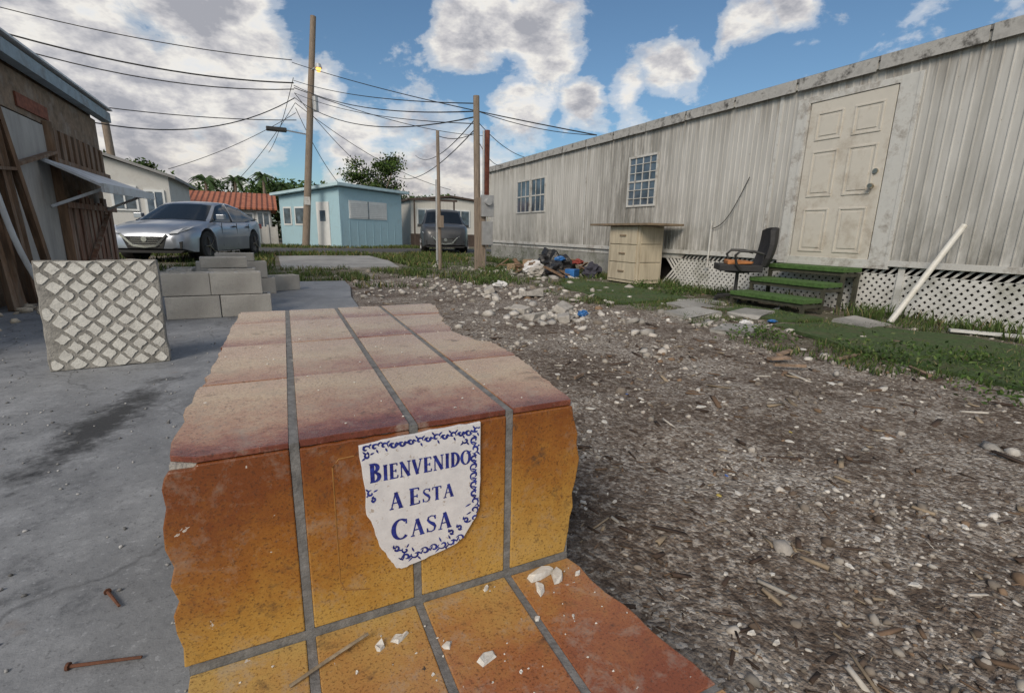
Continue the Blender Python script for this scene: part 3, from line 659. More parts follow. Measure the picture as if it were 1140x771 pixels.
mb=MB(); mb.cyl((dx,3.36,1.40),(dx-.05,3.36,1.40),.014,.014,10); mb.cyl((dx-.045,3.36,1.40),(dx-.075,3.36,1.40),.03,.026,14); mb.cyl((dx,3.36,1.56),(dx-.02,3.36,1.56),.028,.028,14); mb.obj('door_knob',mat('knob',(.5,.45,.35),.3,.1,metal=1),home,True)
def window(name,y0,y1,z0,z1,cols,rows):
    p=MB(); fr=.035
    p.box(XT-.025,XT+.03,y0,y1,z0,z0+fr);p.box(XT-.025,XT+.03,y0,y1,z1-fr,z1);p.box(XT-.025,XT+.03,y0,y0+fr,z0+fr,z1-fr);p.box(XT-.025,XT+.03,y1-fr,y1,z0+fr,z1-fr)
    for i in range(1,cols):
        yy=y0+(y1-y0)*i/cols; p.box(XT-.018,XT-.004,yy-.007,yy+.007,z0+fr,z1-fr)
    for i in range(1,rows):
        z=z0+(z1-z0)*i/rows; t=.016 if i==rows//2 else .006; p.box(XT-.0185,XT-.0035,y0+fr,y1-fr,z-t,z+t)
    p.obj(name+'_frame',m_trim,home)
    q=MB(); q.box(XT-.003,XT+.02,y0+fr,y1-fr,z0+fr,z1-fr); q.obj(name+'_glass',m_glass,home)
window('window',6.88,7.66,1.33,2.22,4,6); window('far_window_a',10.80,11.56,1.34,2.18,3,2); window('far_window_b',11.60,12.38,1.34,2.18,3,2)
mb=MB(); z0,z1=.0,.53; hgt=z1-z0; sp_=.082; wd=.034
y=-2.6-hgt
while y<6.6:
    for sgn,xo in ((1,-.004),(-1,-.010)):
        a=(y,z0) if sgn>0 else (y+hgt,z0); e=(y+hgt,z1) if sgn>0 else (y,z1)
        hw=wd*.7071
        if max(a[0],e[0])>6.62: continue
        mb.prism([(a[0]-hw,a[1]),(a[0]+hw,a[1]),(e[0]+hw,e[1]),(e[0]-hw,e[1])],'x',XT+.03+xo,XT+.03+xo+.005)
    y+=sp_
mb.box(XT+.005,XT+.035,-2.6,6.68,.531,.565); mb.box(XT+.005,XT+.018,6.62,6.68,0,.53); mb.box(XT+.005,XT+.018,2.9,2.96,0,.53)
mb.obj('lattice_skirt',mat('lattice_white',(.60,.60,.58),.6,.12,5,.1,40,dirt=(.22,.22,.17),dirt_amt=.6),home)
mb=MB(); mb.box(XT+.25,XT+.30,-3,14.2,0,.45); mb.box(XT+.03,XT+.06,6.7,14.2,0,.53,1); mb.obj('skirt_shade_and_panel',[m_dark,mat('skirt_panel',(.30,.30,.28),.8,.25,4,.3,30,dirt=(.10,.11,.07),dirt_amt=.8)],home)  # near-black sheet stands in for shade behind the lattice; second box is the panel
mb=MB(); pts=[Vector((XT-.03-.02*math.sin(PI*t),4.98+.55*t,1.64-.70*t-.18*math.sin(PI*t))) for t in np.linspace(0,1,12)]
mb.tube(pts,.006,6); mb.obj('hanging_cable',m_dark,home,True)
mb=MB(); mb.cyl((XT-.04,5.55,.35),(XT-.04,5.55,1.05),.016,.016,8); mb.obj('vent_pipe',m_trim,home,True)

# ---------------- green carpeted steps
m_turf=mat('artificial_turf',(.06,.105,.03),.95,.45,30,1,300,dirt=(.12,.10,.06),dirt_amt=.6,dscale=5,bd=.01)
m_blackmetal=mat('black_metal',(.03,.03,.03),.5,.3,20)
st_=empty('entry_steps'); mb=MB(); fr=MB()
for i,(x0,x1,z) in enumerate(((5.74,6.06,.50),(5.42,5.74,.335),(5.10,5.42,.17))):
    mb.box(x0-.02,x1,3.30,4.25,z-.05,z)
    for y in (3.32,4.23): 
        fr.box(x0,x0+.035,y-.018,y+.018,0,z-.051); fr.box(x0+.036,x1-.001,y-.015,y+.015,z-.10,z-.065)
    fr.box(x0+.001,x0+.03,3.339,4.211,z-.09,z-.052)
fr.box(6.0,6.04,3.30,3.34,0,.44); 
mb.obj('treads',mat('step_carpet',(.075,.15,.04),.95,.4,30,1,300,bd=.01),st_,bevel=.006); fr.obj('frame',mat('step_wood',(.05,.05,.035),.85,.4,12),st_)

# ---------------- turf pieces and pavers
def blob(pts,amp,n=6):
    out=[]
    for i in range(len(pts)): out+=jag(pts[i],pts[(i+1)%len(pts)],n,amp)[:-1]
    return out
def turf(pts):
    mb=MB(); mb.prism(blob(pts,.045),'z',.0,.026); return mb.obj('turf_mat',m_turf)
turf([(3.55,.45),(5.0,.5),(5.3,2.0),(4.9,2.85),(4.15,2.95),(3.75,1.8)]); turf([(4.4,3.1),(5.0,3.0),(5.05,3.9),(4.5,3.9)]); turf([(3.7,4.6),(4.9,4.75),(5.2,6.6),(4.7,7.6),(3.9,6.2)])
mb=MB()
for (x,y,a) in ((3.9,3.7,.1),(4.35,4.15,.2),(4.8,4.45,.0),(4.55,3.5,.3),(5.1,2.7,.1),(3.6,2.9,.5)):
    M=Matrix.Translation((x,y,.02))@Matrix.Rotation(a,4,'Z'); mb.box(-.24,.24,-.17,.17,-.02,.022,0,M,.02)
mb.obj('paver_stones',m_pad,bevel=.006)

# ---------------- grass
m_grass,T,b,P=newmat('grass_blades'); a=T.n('ShaderNodeAttribute',attribute_name='col'); T.l(a.outputs['Color'],b.inputs['Base Color']); b.inputs['Roughness'].default_value=.6; b.inputs['Specular IOR Level'].default_value=.2
def grass(name,X,Y,hmin,hmax,wd,zb=0,tint=(1,1,1)):
    n=len(X); hgt=rng.uniform(hmin,hmax,n); a=rng.uniform(0,2*PI,n); ln_=rng.uniform(.1,.9,n)*hgt
    W=wd*rng.uniform(.6,1.4,n); V=np.zeros((n,5,3)); dx,dy=np.cos(a),np.sin(a); b2=rng.uniform(0,2*PI,n); ex,ey=np.cos(b2),np.sin(b2)
    for k,(s_,u,h) in enumerate(((-1,0,0),(1,0,0),(1,.45,.6),(-1,.45,.6),(0,1,1))):
        ws=W*(1 if k<2 else .75)
        V[:,k,0]=X+dx*ws*s_+ex*ln_*u**1.5; V[:,k,1]=Y+dy*ws*s_+ey*ln_*u**1.5; V[:,k,2]=zb+hgt*h-.003
    base=np.array([(.07,.115,.028),(.10,.135,.045),(.05,.09,.023),(.20,.17,.085)])*np.array(tint)
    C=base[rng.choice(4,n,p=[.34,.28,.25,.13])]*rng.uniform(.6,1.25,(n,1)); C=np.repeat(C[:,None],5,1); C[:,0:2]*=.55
    F3=np.array([(0,1,2),(0,2,3),(3,2,4)]); F=(F3[None]+np.arange(n)[:,None,None]*5).reshape(-1,3)
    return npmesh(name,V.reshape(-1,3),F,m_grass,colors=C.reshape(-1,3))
def field(n,x0,x1,y0,y1,sc_,thr,seed):
    X=rng.uniform(x0,x1,n);Y=rng.uniform(y0,y1,n); k=np.array([N2(x,y,sc_,seed)>thr+random.uniform(-.12,.12) for x,y in zip(X,Y)]); return X[k],Y[k]
X,Y=field(46000,3.2,6.08,.4,8,1.8,.04,4)
edge=3.42+.25*np.sin(Y*2.1)+.1*np.sin(Y*7); k=(X>edge)&~((X>5.05)&(Y>3.2)&(Y<4.4)); X,Y=X[k],Y[k]
grass('grass',X,Y,.015,.065,.0035)
X,Y=field(9000,5.5,6.1,0,14.2,2.2,.02,6); grass('weeds',X,Y,.05,.18,.006)
X,Y=field(26000,1.0,6.5,7,17,.9,.04,8); k=~((X<2.8)&(Y>10.8)); grass('grass',X[k],Y[k],.04,.13,.008)
X,Y=field(26000,-4.5,9,11,27,.5,-.04,12); k=~((X>0)&(X<2.8)&(Y<16.3))&~((Y>18.8)&(Y<23.5)); grass('grass',X[k],Y[k],.05,.16,.014,0,(1.1,1,.9))
X,Y=field(7000,-1.2,1.4,8.05,11,1.2,-.05,15); grass('grass',X,Y,.03,.12,.006)
def leafclump(name,cx,cy,r,hh,n,ls):
    X=rng.normal(cx,r*.5,n);Y=rng.normal(cy,r*.5,n);Z=np.abs(rng.normal(hh*.4,hh*.3,n)); return leaves(name,np.stack([X,Y,Z],1),ls)
def leaves(name,P_,ls,tint=(1,1,1),parent=None,cl=None):
    n=len(P_); a=rng.normal(size=(n,3)); a/=np.linalg.norm(a,axis=1)[:,None]; b_=np.cross(a,rng.normal(size=(n,3))); b_/=np.linalg.norm(b_,axis=1)[:,None]
    s=(ls*rng.uniform(.6,1.3,n))[:,None]; V=np.stack([P_-a*s,P_+b_*s*.45,P_+a*s,P_-b_*s*.45],1)
    base=np.array([(.055,.105,.023),(.085,.135,.033),(.035,.07,.018),(.12,.155,.055)])*np.array(tint)
    C=base[rng.choice(4,n,p=[.35,.3,.25,.1])]*rng.uniform(.6,1.2,(n,1))
    if cl is not None: C=C*cl[:,None]
    return npmesh(name,V.reshape(-1,3),np.arange(n*4).reshape(-1,4),m_grass,parent,np.repeat(C[:,None],4,1).reshape(-1,3))
for (x,y,r,h) in ((3.7,1.75,.3,.16),(3.55,2.6,.25,.12),(4.2,1.5,.25,.10),(3.5,.95,.3,.12),(5.5,5.3,.25,.16),(5.2,6.0,.2,.12),(4.0,8.8,.35,.2),(3.5,9.8,.4,.25),(4.7,10.8,.5,.3),(2.6,9.5,.3,.18),(3.2,7.4,.3,.12),(5.0,5.1,.25,.12),(5.6,9.6,.3,.4),(5.5,11.5,.4,.35)): leafclump('weed_plant',x,y,r,h,420,.016)

# ---------------- PVC pipe, cabinet, chair, trash
mb=MB(); mb.cyl((5.52,2.66,.01),(6.02,2.44,.97),.028,.028,14); mb.obj('pvc_pipe',mat('pvc',(.66,.65,.61),.5,.15,8,.1,dirt=(.3,.27,.2),dirt_amt=.5,dscale=8),None,True)
cb=empty('drawer_cabinet'); m_cab=mat('cabinet_cream',(.52,.46,.35),.55,.10,4,.15,40,dirt=(.25,.20,.14),dirt_amt=.5,sc3=(3,3,.4)); m_cab2=mat('cabinet_top',(.20,.15,.10),.7,.3,8)
mb=MB(); mb.box(5.42,5.93,6.42,7.22,.02,.97); 
for i in range(3): mb.box(5.400,5.418,6.46,7.18,.07+i*.30,.355+i*.30)
for i in range(3): mb.box(5.46,5.89,6.405,6.418,.08+i*.3,.35+i*.3)
mb.obj('carcass',m_cab,cb,bevel=.004)
mb=MB()
for i in range(3): mb.box(5.385,5.399,6.74,6.90,.20+i*.30,.225+i*.30)
mb.obj('handles',m_cab2,cb)
mb=MB(); mb.box(5.30,6.03,6.08,7.68,.975,1.01); mb.obj('worktop',m_cab2,cb,bevel=.004)
ch=empty('office_chair'); cx,cy=5.38,4.42
mb=MB()
for k in range(5):
    t=2*PI*k/5+.3; mb.beam((cx,cy,.09),(cx+.27*math.cos(t),cy+.27*math.sin(t),.06),.035,.03); mb.cyl((cx+.26*math.cos(t)-.0,cy+.26*math.sin(t)-.015,.027),(cx+.26*math.cos(t),cy+.26*math.sin(t)+.015,.027),.027,.027,10)
mb.cyl((cx,cy,.08),(cx,cy,.38),.022,.022,10); mb.box(cx-.1,cx+.1,cy-.1,cy+.1,.37,.395)
Rz=Matrix.Translation((cx,cy,0))@Matrix.Rotation(math.radians(-40),4,'Z')
for s_ in (-1,1):
    mb.tube([Rz@Vector(p) for p in [(-.02,s_*.26,.42),(-.08,s_*.29,.50),(-.10,s_*.30,.60),(-.05,s_*.30,.65),(.10,s_*.30,.65),(.22,s_*.28,.62)]],.017,8)
mb.tube([Rz@Vector(p) for p in [(-.05,0,.38),(.27,0,.40),(.30,0,.6)]],.018,8)
mb.obj('frame',m_blackmetal,ch,True)
mb=MB(); mb.box(-.26,.24,-.25,.25,.40,.48,0,Rz)
B=Rz@Matrix.Translation((.24,0,.46))@Matrix.Rotation(math.radians(9),4,'Y')
nn=8; nz_=8; vv=[];ff=[]
for side in (0,1):
    for j in range(nz_+1):
        t=j/nz_; hw=.27*(1-.35*max(0,t-.6)**1.3*2)*(.88+.12*min(1,t*4))
        for i in range(nn+1):
            u=-1+2*i/nn; bulge=.05*(1-u*u)+.03*math.sin(t*PI); zz_=.50*t-.05*(u**4)*t
            vv.append(B@Vector((bulge+(.05 if side else -.01)-.03*(u**2),u*hw,zz_)))
N_=nn+1; S_=(nz_+1)*N_
for side in (0,1):
    for j in range(nz_):
        for i in range(nn):
            q=(side*S_+j*N_+i,side*S_+j*N_+i+1,side*S_+(j+1)*N_+i+1,side*S_+(j+1)*N_+i); ff.append(q if side else q[::-1])
ring=[i for i in range(N_)]+[j*N_+nn for j in range(1,nz_+1)]+[nz_*N_+i for i in range(nn-1,-1,-1)]+[j*N_ for j in range(nz_-1,0,-1)]
for k in range(len(ring)): a0,a1=ring[k],ring[(k+1)%len(ring)]; ff.append((a0,a1,S_+a1,S_+a0))
mb.add(vv,ff)
mb.obj('seat_and_back',mat('chair_fabric',(.02,.02,.022),.7,.3,30,.3,120),ch,bevel=.01)
mb=MB(); mb.box(-.16,.14,-.18,.16,.482,.525,0,Rz,.015); mb.obj('orange_cushion',mat('cloth',(.42,.17,.06),.9,.3,12),ch,bevel=.014)
junk=empty('junk_heap')
def lump(name,x,y,z,sx,sy,sz,m,parent=None):
    bm=bmesh.new(); bmesh.ops.create_icosphere(bm,subdivisions=3,radius=1)
    for v in bm.verts:
        k=1+.5*noise.noise(v.co*2.2+Vector((x,y,0)))+.25*noise.noise(v.co*6+Vector((y,x,0))); v.co=Vector((v.co.x*sx*k,v.co.y*sy*k,max(-.9,v.co.z)*sz*k))+Vector((x,y,z))
    me=bpy.data.meshes.new(name); bm.to_mesh(me); bm.free(); me.materials.append(m)
    for p in me.polygons: p.use_smooth=False
    return link(bpy.data.objects.new(name,me),parent)
m_bag=mat('black_bag',(.018,.018,.02),.35,.3,10,.6,30,bd=.02); m_bagb=mat('blue_bag',(.03,.14,.38),.4,.3,10,.6,30,bd=.01); m_bagw=mat('white_bag',(.6,.6,.6),.5,.15,10,.6,30,bd=.01)
lump('black_bag',5.3,8.6,.16,.28,.25,.2,m_bag,junk); lump('black_bag_small',4.95,8.3,.12,.2,.2,.15,m_bag,junk); lump('blue_cloth',5.15,8.45,.33,.12,.10,.05,m_bagb,junk); lump('white_bag',4.7,8.9,.08,.14,.12,.09,m_bagw,junk); lump('red_cloth',5.45,8.25,.28,.12,.1,.05,mat('redcloth',(.22,.04,.03),.8),junk); lump('grey_sack',4.6,8.4,.09,.16,.14,.10,m_mortar,junk)
lump('black_bag_far',5.6,9.6,.2,.3,.3,.26,m_bag,junk); lump('white_sack',5.0,9.3,.12,.2,.18,.14,m_bagw,junk); lump('dark_cloth',5.55,7.9,.12,.2,.16,.14,mat('darkcloth',(.05,.05,.07),.9),junk)
mb=MB()
for i in range(18):
    x,y=random.uniform(4.5,5.8),random.uniform(7.9,10.2); M=Matrix.Translation((x,y,.12))@Matrix.Rotation(random.uniform(0,3),4,'Z')@Matrix.Rotation(random.uniform(-.6,.6),4,'Y'); mb.box(-.25,.25,-.04,.04,-.012,.012,0,M)
mb.obj('boards',m_wood,junk)
mb=MB()
for (x,y,a,w_,h_) in ((5.55,8.9,.3,.2,.30),(5.2,9.9,1.0,.16,.24),(4.75,9.7,.5,.14,.16)):
    M=Matrix.Translation((x,y,0))@Matrix.Rotation(a,4,'Z'); mb.box(-w_,w_,-w_*.7,w_*.7,0,h_,0,M,.01)
mb.obj('cardboard_boxes',mat('cardboard',(.28,.20,.13),.9,.2,6),junk,bevel=.004)
mb=MB(); M=Matrix.Translation((5.1,7.9,.0))@Matrix.Rotation(.5,4,'Z'); mb.box(-.11,.11,-.10,.10,0,.17,0,M); mb.obj('blue_crate',m_bagb,junk,bevel=.01)
lump('blue_plastic_bag',2.72,3.98,.04,.05,.045,.035,m_bagb); lump('white_plastic_bag',3.05,6.7,.05,.10,.08,.05,m_bagw); lump('white_plastic_bag',3.9,3.05,.03,.06,.05,.03,m_bagw)
lump('blue_plastic_scrap',4.35,3.1,.02,.05,.035,.012,m_bagb)

# ---------------- meter pole group
m_pole=mat('pole_wood',(.23,.185,.145),.9,.35,12,.6,40,sc3=(4,4,.3),bd=.01)
m_galv=mat('galvanised',(.42,.43,.44),.5,.15,8,.1,metal=.5)
m_rust=mat('rust_paint',(.16,.05,.03),.8,.4,12)
mp=empty('meter_post'); mb=MB(); mb.cyl((4.10,10.25,0),(4.05,10.25,3.58),.075,.065,12); mb.box(4.02,4.22,10.10,10.18,0,1.55); mb.obj('post',[m_pole],mp)
mb=MB(); mb.cyl((4.22,10.15,0),(4.22,10.15,1.5),.04,.04,10); mb.cyl((4.17,10.12,1.4),(4.17,10.12,2.9),.025,.025,8); mb.box(4.10,4.38,10.02,10.10,1.15,1.60); mb.cyl((4.24,10.02,1.46),(4.24,9.95,1.46),.08,.075,16); mb.box(4.12,4.36,10.02,10.10,.55,1.05); mb.obj('meter_box',m_galv,mp,bevel=.004)
mb=MB(); mb.cyl((4.32,10.3,1.55),(4.33,10.3,2.95),.055,.055,10); mb.obj('rusty_riser',m_rust,mp,True)
mb=MB(); mb.cyl((3.27,10.4,0),(3.25,10.4,2.85),.038,.034,10); mb.box(3.20,3.34,10.33,10.36,.9,1.15); mb.obj('wood_post',m_pole)
mb=MB(); mb.cyl((3.85,12.5,0),(3.86,12.5,2.1),.03,.03,8); mb.obj('fence_post',m_galv)

# ---------------- utility pole + wires
up_=empty('utility_pole'); PX,PY=1.35,25.0; LN=.10
def pz(z): return PX+LN*z
mb=MB(); mb.cyl((PX,PY,0),(pz(9.75),PY,9.75),.17,.12,14); mb.obj('pole',m_pole,up_,True)
mb=MB(); mb.beam((pz(4.95)-.15,PY,4.95),(PX-.7,PY-.5,4.97),.05,.05); mb.obj('arm',m_galv,up_)
mb=MB(); mb.box(PX-1.25,PX-.45,PY-.72,PY-.42,4.86,5.02); mb.obj('cobra_head',m_blackmetal,up_,bevel=.03)
mb=MB(); q=pz(7.6); mb.beam((q,PY-.1,7.6),(q+.25,PY-.45,7.7),.05,.05); mb.cyl((q+.25,PY-.45,7.78),(q+.25,PY-.45,7.62),.10,.16,12); mb.cyl((q+.05,PY-.25,5.9),(q+.05,PY-.25,6.5),.12,.12,12); mb.obj('brackets',m_galv,up_)
m_lamp,T,b,P=newmat('lamp_glow'); b.inputs['Emission Color'].default_value=(1,.50,.10,1); b.inputs['Emission Strength'].default_value=2.0; b.inputs['Base Color'].default_value=(.9,.6,.2,1)
mb=MB(); mb.cyl((q+.25,PY-.45,7.61),(q+.25,PY-.45,7.46),.11,.07,12); mb.obj('lamp_bulb',m_lamp,up_,True)
mb=MB(); mb.box(PX+.06,PX+.32,PY-.19,PY-.175,1.9,2.25); mb.obj('notice_plate',m_trim,up_)
wires=MB()
def wire(a,b_,sag,r=.016,n=18):
    a=Vector(a);b_=Vector(b_)
    if a.x==PX and a.y==PY: a.x=pz(a.z)
    wires.tube([a.lerp(b_,i/n)-Vector((0,0,4*sag*(i/n)*(1-i/n))) for i in range(n+1)],r,5)
wire((PX,PY,7.0),(-12,24,8.1),.7,.03); wire((PX,PY,6.75),(-12,24,7.9),.9,.022); wire((PX,PY,7.9),(-13,26,9.2),.5,.018); wire((PX,PY,5.5),(-12,22,5.4),.5,.018); wire((PX,PY,6.4),(-5,20,3.9),.7,.02)
wire((PX,PY,7.8),(6.6,9.5,2.95),.15,.014); wire((PX,PY,6.9),(4.1,10.3,3.3),.35,.014); wire((PX,PY,6.4),(4.1,10.3,3.2),.6,.014); wire((PX,PY,6.6),(4.05,10.3,3.05),.25,.010)
wire((PX,PY,6.0),(3.2,26,2.9),.3,.014); wire((PX,PY,6.6),(6.0,27.5,3.0),.4,.014); wire((PX,PY,6.2),(9.5,28,3.2),.5,.014); wire((4.1,10.3,3.1),(6.3,12.3,2.8),.12,.008); wire((4.1,10.3,2.75),(6.2,13.5,2.75),.2,.008)
wire((4.1,10.3,3.2),(8.0,30,5.2),.5,.012); wire((4.1,10.3,3.0),(6.5,30,4.2),.7,.012); wire((PX,PY,7.2),(.2,40,6),.4,.015); wire((PX,PY,6.8),(14,34,7.5),.4,.018); wire((PX,PY,6.2),(-1.5,29,3),.2,.012);
wire((PX,PY,7.1),(4.1,10.3,3.45),.2,.012); wire((3.25,10.4,2.75),(4.08,10.25,2.9),.1,.008,8); wire((PX,PY,5.8),(-3.5,24,3.0),.2,.012); wire((6.6,9.5,2.95),(4.1,10.3,3.3),.1,.008,8)
wires.obj('power_lines',mat('wire_black',(.015,.015,.015),.6,.1,bump=0),None,True)
mb=MB(); mb.cyl((-5.6,26,0),(-5.7,26,4.9),.16,.13,10); mb.obj('utility_pole',m_pole,None,True)

# ---------------- trees
def crown(name,cx,cy,z0,z1,r,nclump,nleaf,ls,tint,parent,seed):
    rs=np.random.default_rng(seed); P_=[];C_=[]
    for i in range(nclump):
        t=rs.uniform(0,2*PI); rr=r*math.sqrt(rs.uniform(0,1)); zz=rs.uniform(z0,z1); k=math.sqrt(max(.1,1-((zz-(z0+z1)/2)/((z1-z0)/2))**2*.8))
        c=np.array([cx+rr*k*math.cos(t),cy+rr*k*math.sin(t),zz]); q=rs.uniform(.25,.45)*r*.8
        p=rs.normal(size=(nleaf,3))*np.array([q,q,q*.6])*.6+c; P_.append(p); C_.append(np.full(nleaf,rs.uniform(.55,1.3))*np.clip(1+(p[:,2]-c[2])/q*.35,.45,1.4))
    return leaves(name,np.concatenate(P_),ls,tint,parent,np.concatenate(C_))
def tree(x,y,hgt,r,tint=(1,1,1),seed=1,ls=.11):
    e=empty('broadleaf_tree'); mb=MB(); mb.cyl((x,y,0),(x,y,hgt*.5),.2,.13,10); rs=random.Random(seed)
    for k in range(6):
        t=rs.uniform(0,2*PI); mb.cyl((x,y,hgt*rs.uniform(.35,.5)),(x+r*.6*math.cos(t),y+r*.6*math.sin(t),hgt*rs.uniform(.65,.85)),.08,.03,7)
    mb.obj('trunk',m_pole,e,True); crown('foliage',x,y,hgt*.5,hgt*.97,r,30,220,ls,tint,e,seed)
tree(7.0,36,6.0,2.1,(.8,.8,.7),3); tree(-6.8,32,4.2,1.7,(.8,.8,.8),5); tree(-7.9,29,3.9,1.5,(.9,.9,.8),8)
P_=[];C_=[]
rs=np.random.default_rng(21)
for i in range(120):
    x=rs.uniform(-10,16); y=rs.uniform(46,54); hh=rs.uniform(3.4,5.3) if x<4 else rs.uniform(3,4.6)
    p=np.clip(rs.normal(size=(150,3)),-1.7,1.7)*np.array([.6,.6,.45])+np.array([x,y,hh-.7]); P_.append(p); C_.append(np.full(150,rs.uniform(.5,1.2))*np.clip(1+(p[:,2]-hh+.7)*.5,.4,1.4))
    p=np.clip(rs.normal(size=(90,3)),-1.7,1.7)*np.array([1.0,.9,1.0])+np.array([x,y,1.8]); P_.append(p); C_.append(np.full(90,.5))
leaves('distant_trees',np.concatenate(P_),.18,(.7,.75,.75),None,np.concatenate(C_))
def palm(x,y,h,seed,r=1.3):
    e=empty('palm_tree'); mb=MB(); mb.cyl((x,y,0),(x+.1,y,h),.14,.09,10); mb.obj('trunk',m_pole,e,True); rs=np.random.default_rng(seed); V=[]
    for k in range(20):
        t=rs.uniform(0,2*PI); el=rs.uniform(-.1,1.2); L=r*rs.uniform(.8,1.1)
        for j in range(26):
            u=(j+.5)/26; pc=lambda u:(x+.1+math.cos(t)*math.cos(el)*L*u,y+math.sin(t)*math.cos(el)*L*u,h+math.sin(el)*L*u-.75*L*u*u)
            a=pc(u); b_=pc(u+.045)
            for sg in (-1,1):
                l2=.30*(1-.55*u); ax=-math.sin(t)*sg*l2+math.cos(t)*.14; ay=math.cos(t)*sg*l2+math.sin(t)*.14
                V+=[a,b_,(a[0]+ax,a[1]+ay,a[2]-.16)]
    V=np.array(V); npmesh('fronds',V,np.arange(len(V)).reshape(-1,3),m_grass,e,np.tile(np.array([.045,.08,.025]),(len(V),1)))
palm(-2.3,43,4.3,1); palm(-.4,44,4.7,2); palm(.9,45,4.2,3); palm(-4.0,41,4.0,4)

# ---------------- houses
m_bl=mat('blue_siding',(.36,.54,.62),.7,.06,3,.1,40,dirt=(.25,.35,.38),dirt_amt=.4)
m_blt=mat('white_paint',(.66,.68,.68),.6,.08,4,.1,40)
bh=empty('blue_house'); Bx,By=2.9,24.6; R=Matrix.Translation((Bx,By,0))@Matrix.Rotation(math.atan2(.55,.835),4,'Z')
LB,WB=4.1,4.5
mb=MB(); mb.box(0,LB,0,WB,0,2.3,0,R)
v=[R@Vector(p) for p in [(0,0,2.3),(LB,0,2.3),(LB,WB,2.3),(0,WB,2.3),(0,0,2.75),(LB,0,2.68),(LB,WB,2.45),(0,WB,2.42)]]
mb.add(v,[(0,1,5,4),(1,2,6,5),(2,3,7,6),(3,0,4,7)])
mb.obj('walls',m_bl,bh)
mb=MB(); v=[R@Vector(p) for p in [(-.3,-.3,2.80),(LB+.3,-.3,2.74),(LB+.3,WB+.3,2.48),(-.3,WB+.3,2.44),(-.3,-.3,2.93),(LB+.3,-.3,2.86),(LB+.3,WB+.3,2.60),(-.3,WB+.3,2.56)]]
mb.add(v,[(3,2,1,0),(4,5,6,7),(0,1,5,4),(1,2,6,5),(2,3,7,6),(3,0,4,7)]); mb.obj('roof',mat('blue_roof',(.45,.60,.66),.6,.1,4),bh)
mb=MB(); mb.box(.55,3.0,-.03,-.002,1.35,2.2,0,R); 
for k in range(8): mb.box(.6,2.95,-.05,-.032,1.42+k*.09,1.47+k*.09,0,R)
mb.box(-.05,-.003,.7,1.6,0.05,2.1,0,R); mb.box(-.03,-.002,2.5,3.3,1.0,1.9,0,R); mb.box(-.03,-.002,3.55,4.2,1.0,1.9,0,R)
mb.obj('shutters_and_door',m_blt,bh)
mb=MB(); mb.box(-.04,-.031,2.58,3.22,1.08,1.82,0,R); mb.box(-.04,-.031,3.62,4.13,1.08,1.82,0,R); mb.box(-.06,-.051,.95,1.35,1.2,1.7,0,R); mb.box(1.7,1.75,-.06,-.051,1.36,2.19,0,R); mb.obj('glass',m_glass,bh)
mb=MB(); 
for k in range(8): mb.box(.02+k*.5,.06+k*.5,-.012,-.001,.05,1.3,0,R)
mb.obj('battens',m_bl,bh)
def house(name,x0,x1,y0,y1,zw,zr,mw,mr,wins,axis='x',over=.35):
    e=empty(name); p=MB(); p.box(x0,x1,y0,y1,0,zw)
    if axis=='x':
        ym=(y0+y1)/2; p.add([(x0,y0,zw),(x0,y1,zw),(x0,ym,zr-.05)],[(0,1,2)]); p.add([(x1,y0,zw),(x1,y1,zw),(x1,ym,zr-.05)],[(0,2,1)])
    else:
        xm=(x0+x1)/2; p.add([(x0,y0,zw),(x1,y0,zw),(xm,y0,zr-.05)],[(0,1,2)]); p.add([(x0,y1,zw),(x1,y1,zw),(xm,y1,zr-.05)],[(0,2,1)])
    p.obj('walls',mw,e); p=MB(); o=over; t=.10
    if axis=='x':
        ym=(y0+y1)/2; sl=(zr-zw)/(ym-y0); ze=zw-sl*o
        for s_ in (0,1):
            ya=y0-o if s_==0 else y1+o
            p.add([(x0-o,ya,ze),(x1+o,ya,ze),(x1+o,ym,zr),(x0-o,ym,zr),(x0-o,ya,ze+t),(x1+o,ya,ze+t),(x1+o,ym,zr+t),(x0-o,ym,zr+t)],[(3,2,1,0),(4,5,6,7),(0,1,5,4),(1,2,6,5),(3,0,4,7)])
    else:
        xm=(x0+x1)/2; sl=(zr-zw)/(xm-x0); ze=zw-sl*o
        for s_ in (0,1):
            xa=x0-o if s_==0 else x1+o
            p.add([(xa,y0-o,ze),(xa,y1+o,ze),(xm,y1+o,zr),(xm,y0-o,zr),(xa,y0-o,ze+t),(xa,y1+o,ze+t),(xm,y1+o,zr+t),(xm,y0-o,zr+t)],[(0,1,2,3),(7,6,5,4),(0,3,7,4),(1,5,6,2),(0,4,5,1)])
    p.obj('roof',mr,e); p=MB(); q=MB()
    for (a,b_,c,d_) in wins:
        p.box(a-.08,b_+.08,y0-.05,y0-.002,c-.08,d_+.08); q.box(a,b_,y0-.07,y0-.052,c,d_)
        q2=(a+b_)/2; p.box(q2-.025,q2+.025,y0-.09,y0-.072,c,d_)
    p.obj('window_frames',m_blt,e); q.obj('window_glass',m_glass,e); return e
m_wh=mat('house_white',(.55,.55,.53),.8,.08,3,.2,40,dirt=(.3,.28,.25),dirt_amt=.4)
m_rtile,T,b,P=newmat('red_roof_tiles'); s=T.n('ShaderNodeSeparateXYZ'); T.l(P,s.inputs[0]); sn=T.math('SINE',T.math('MULTIPLY',s.outputs[0],22)); c=T.ramp(T.noise(P,3,4,.7),[(.3,(.26,.08,.045)),(.7,(.42,.16,.09))]); T.l(c,b.inputs['Base Color']); T.l(T.bump(sn,.8,.06),b.inputs['Normal']); b.inputs['Roughness'].default_value=.8
m_gr=mat('grey_roof',(.25,.25,.25),.8,.2,3)
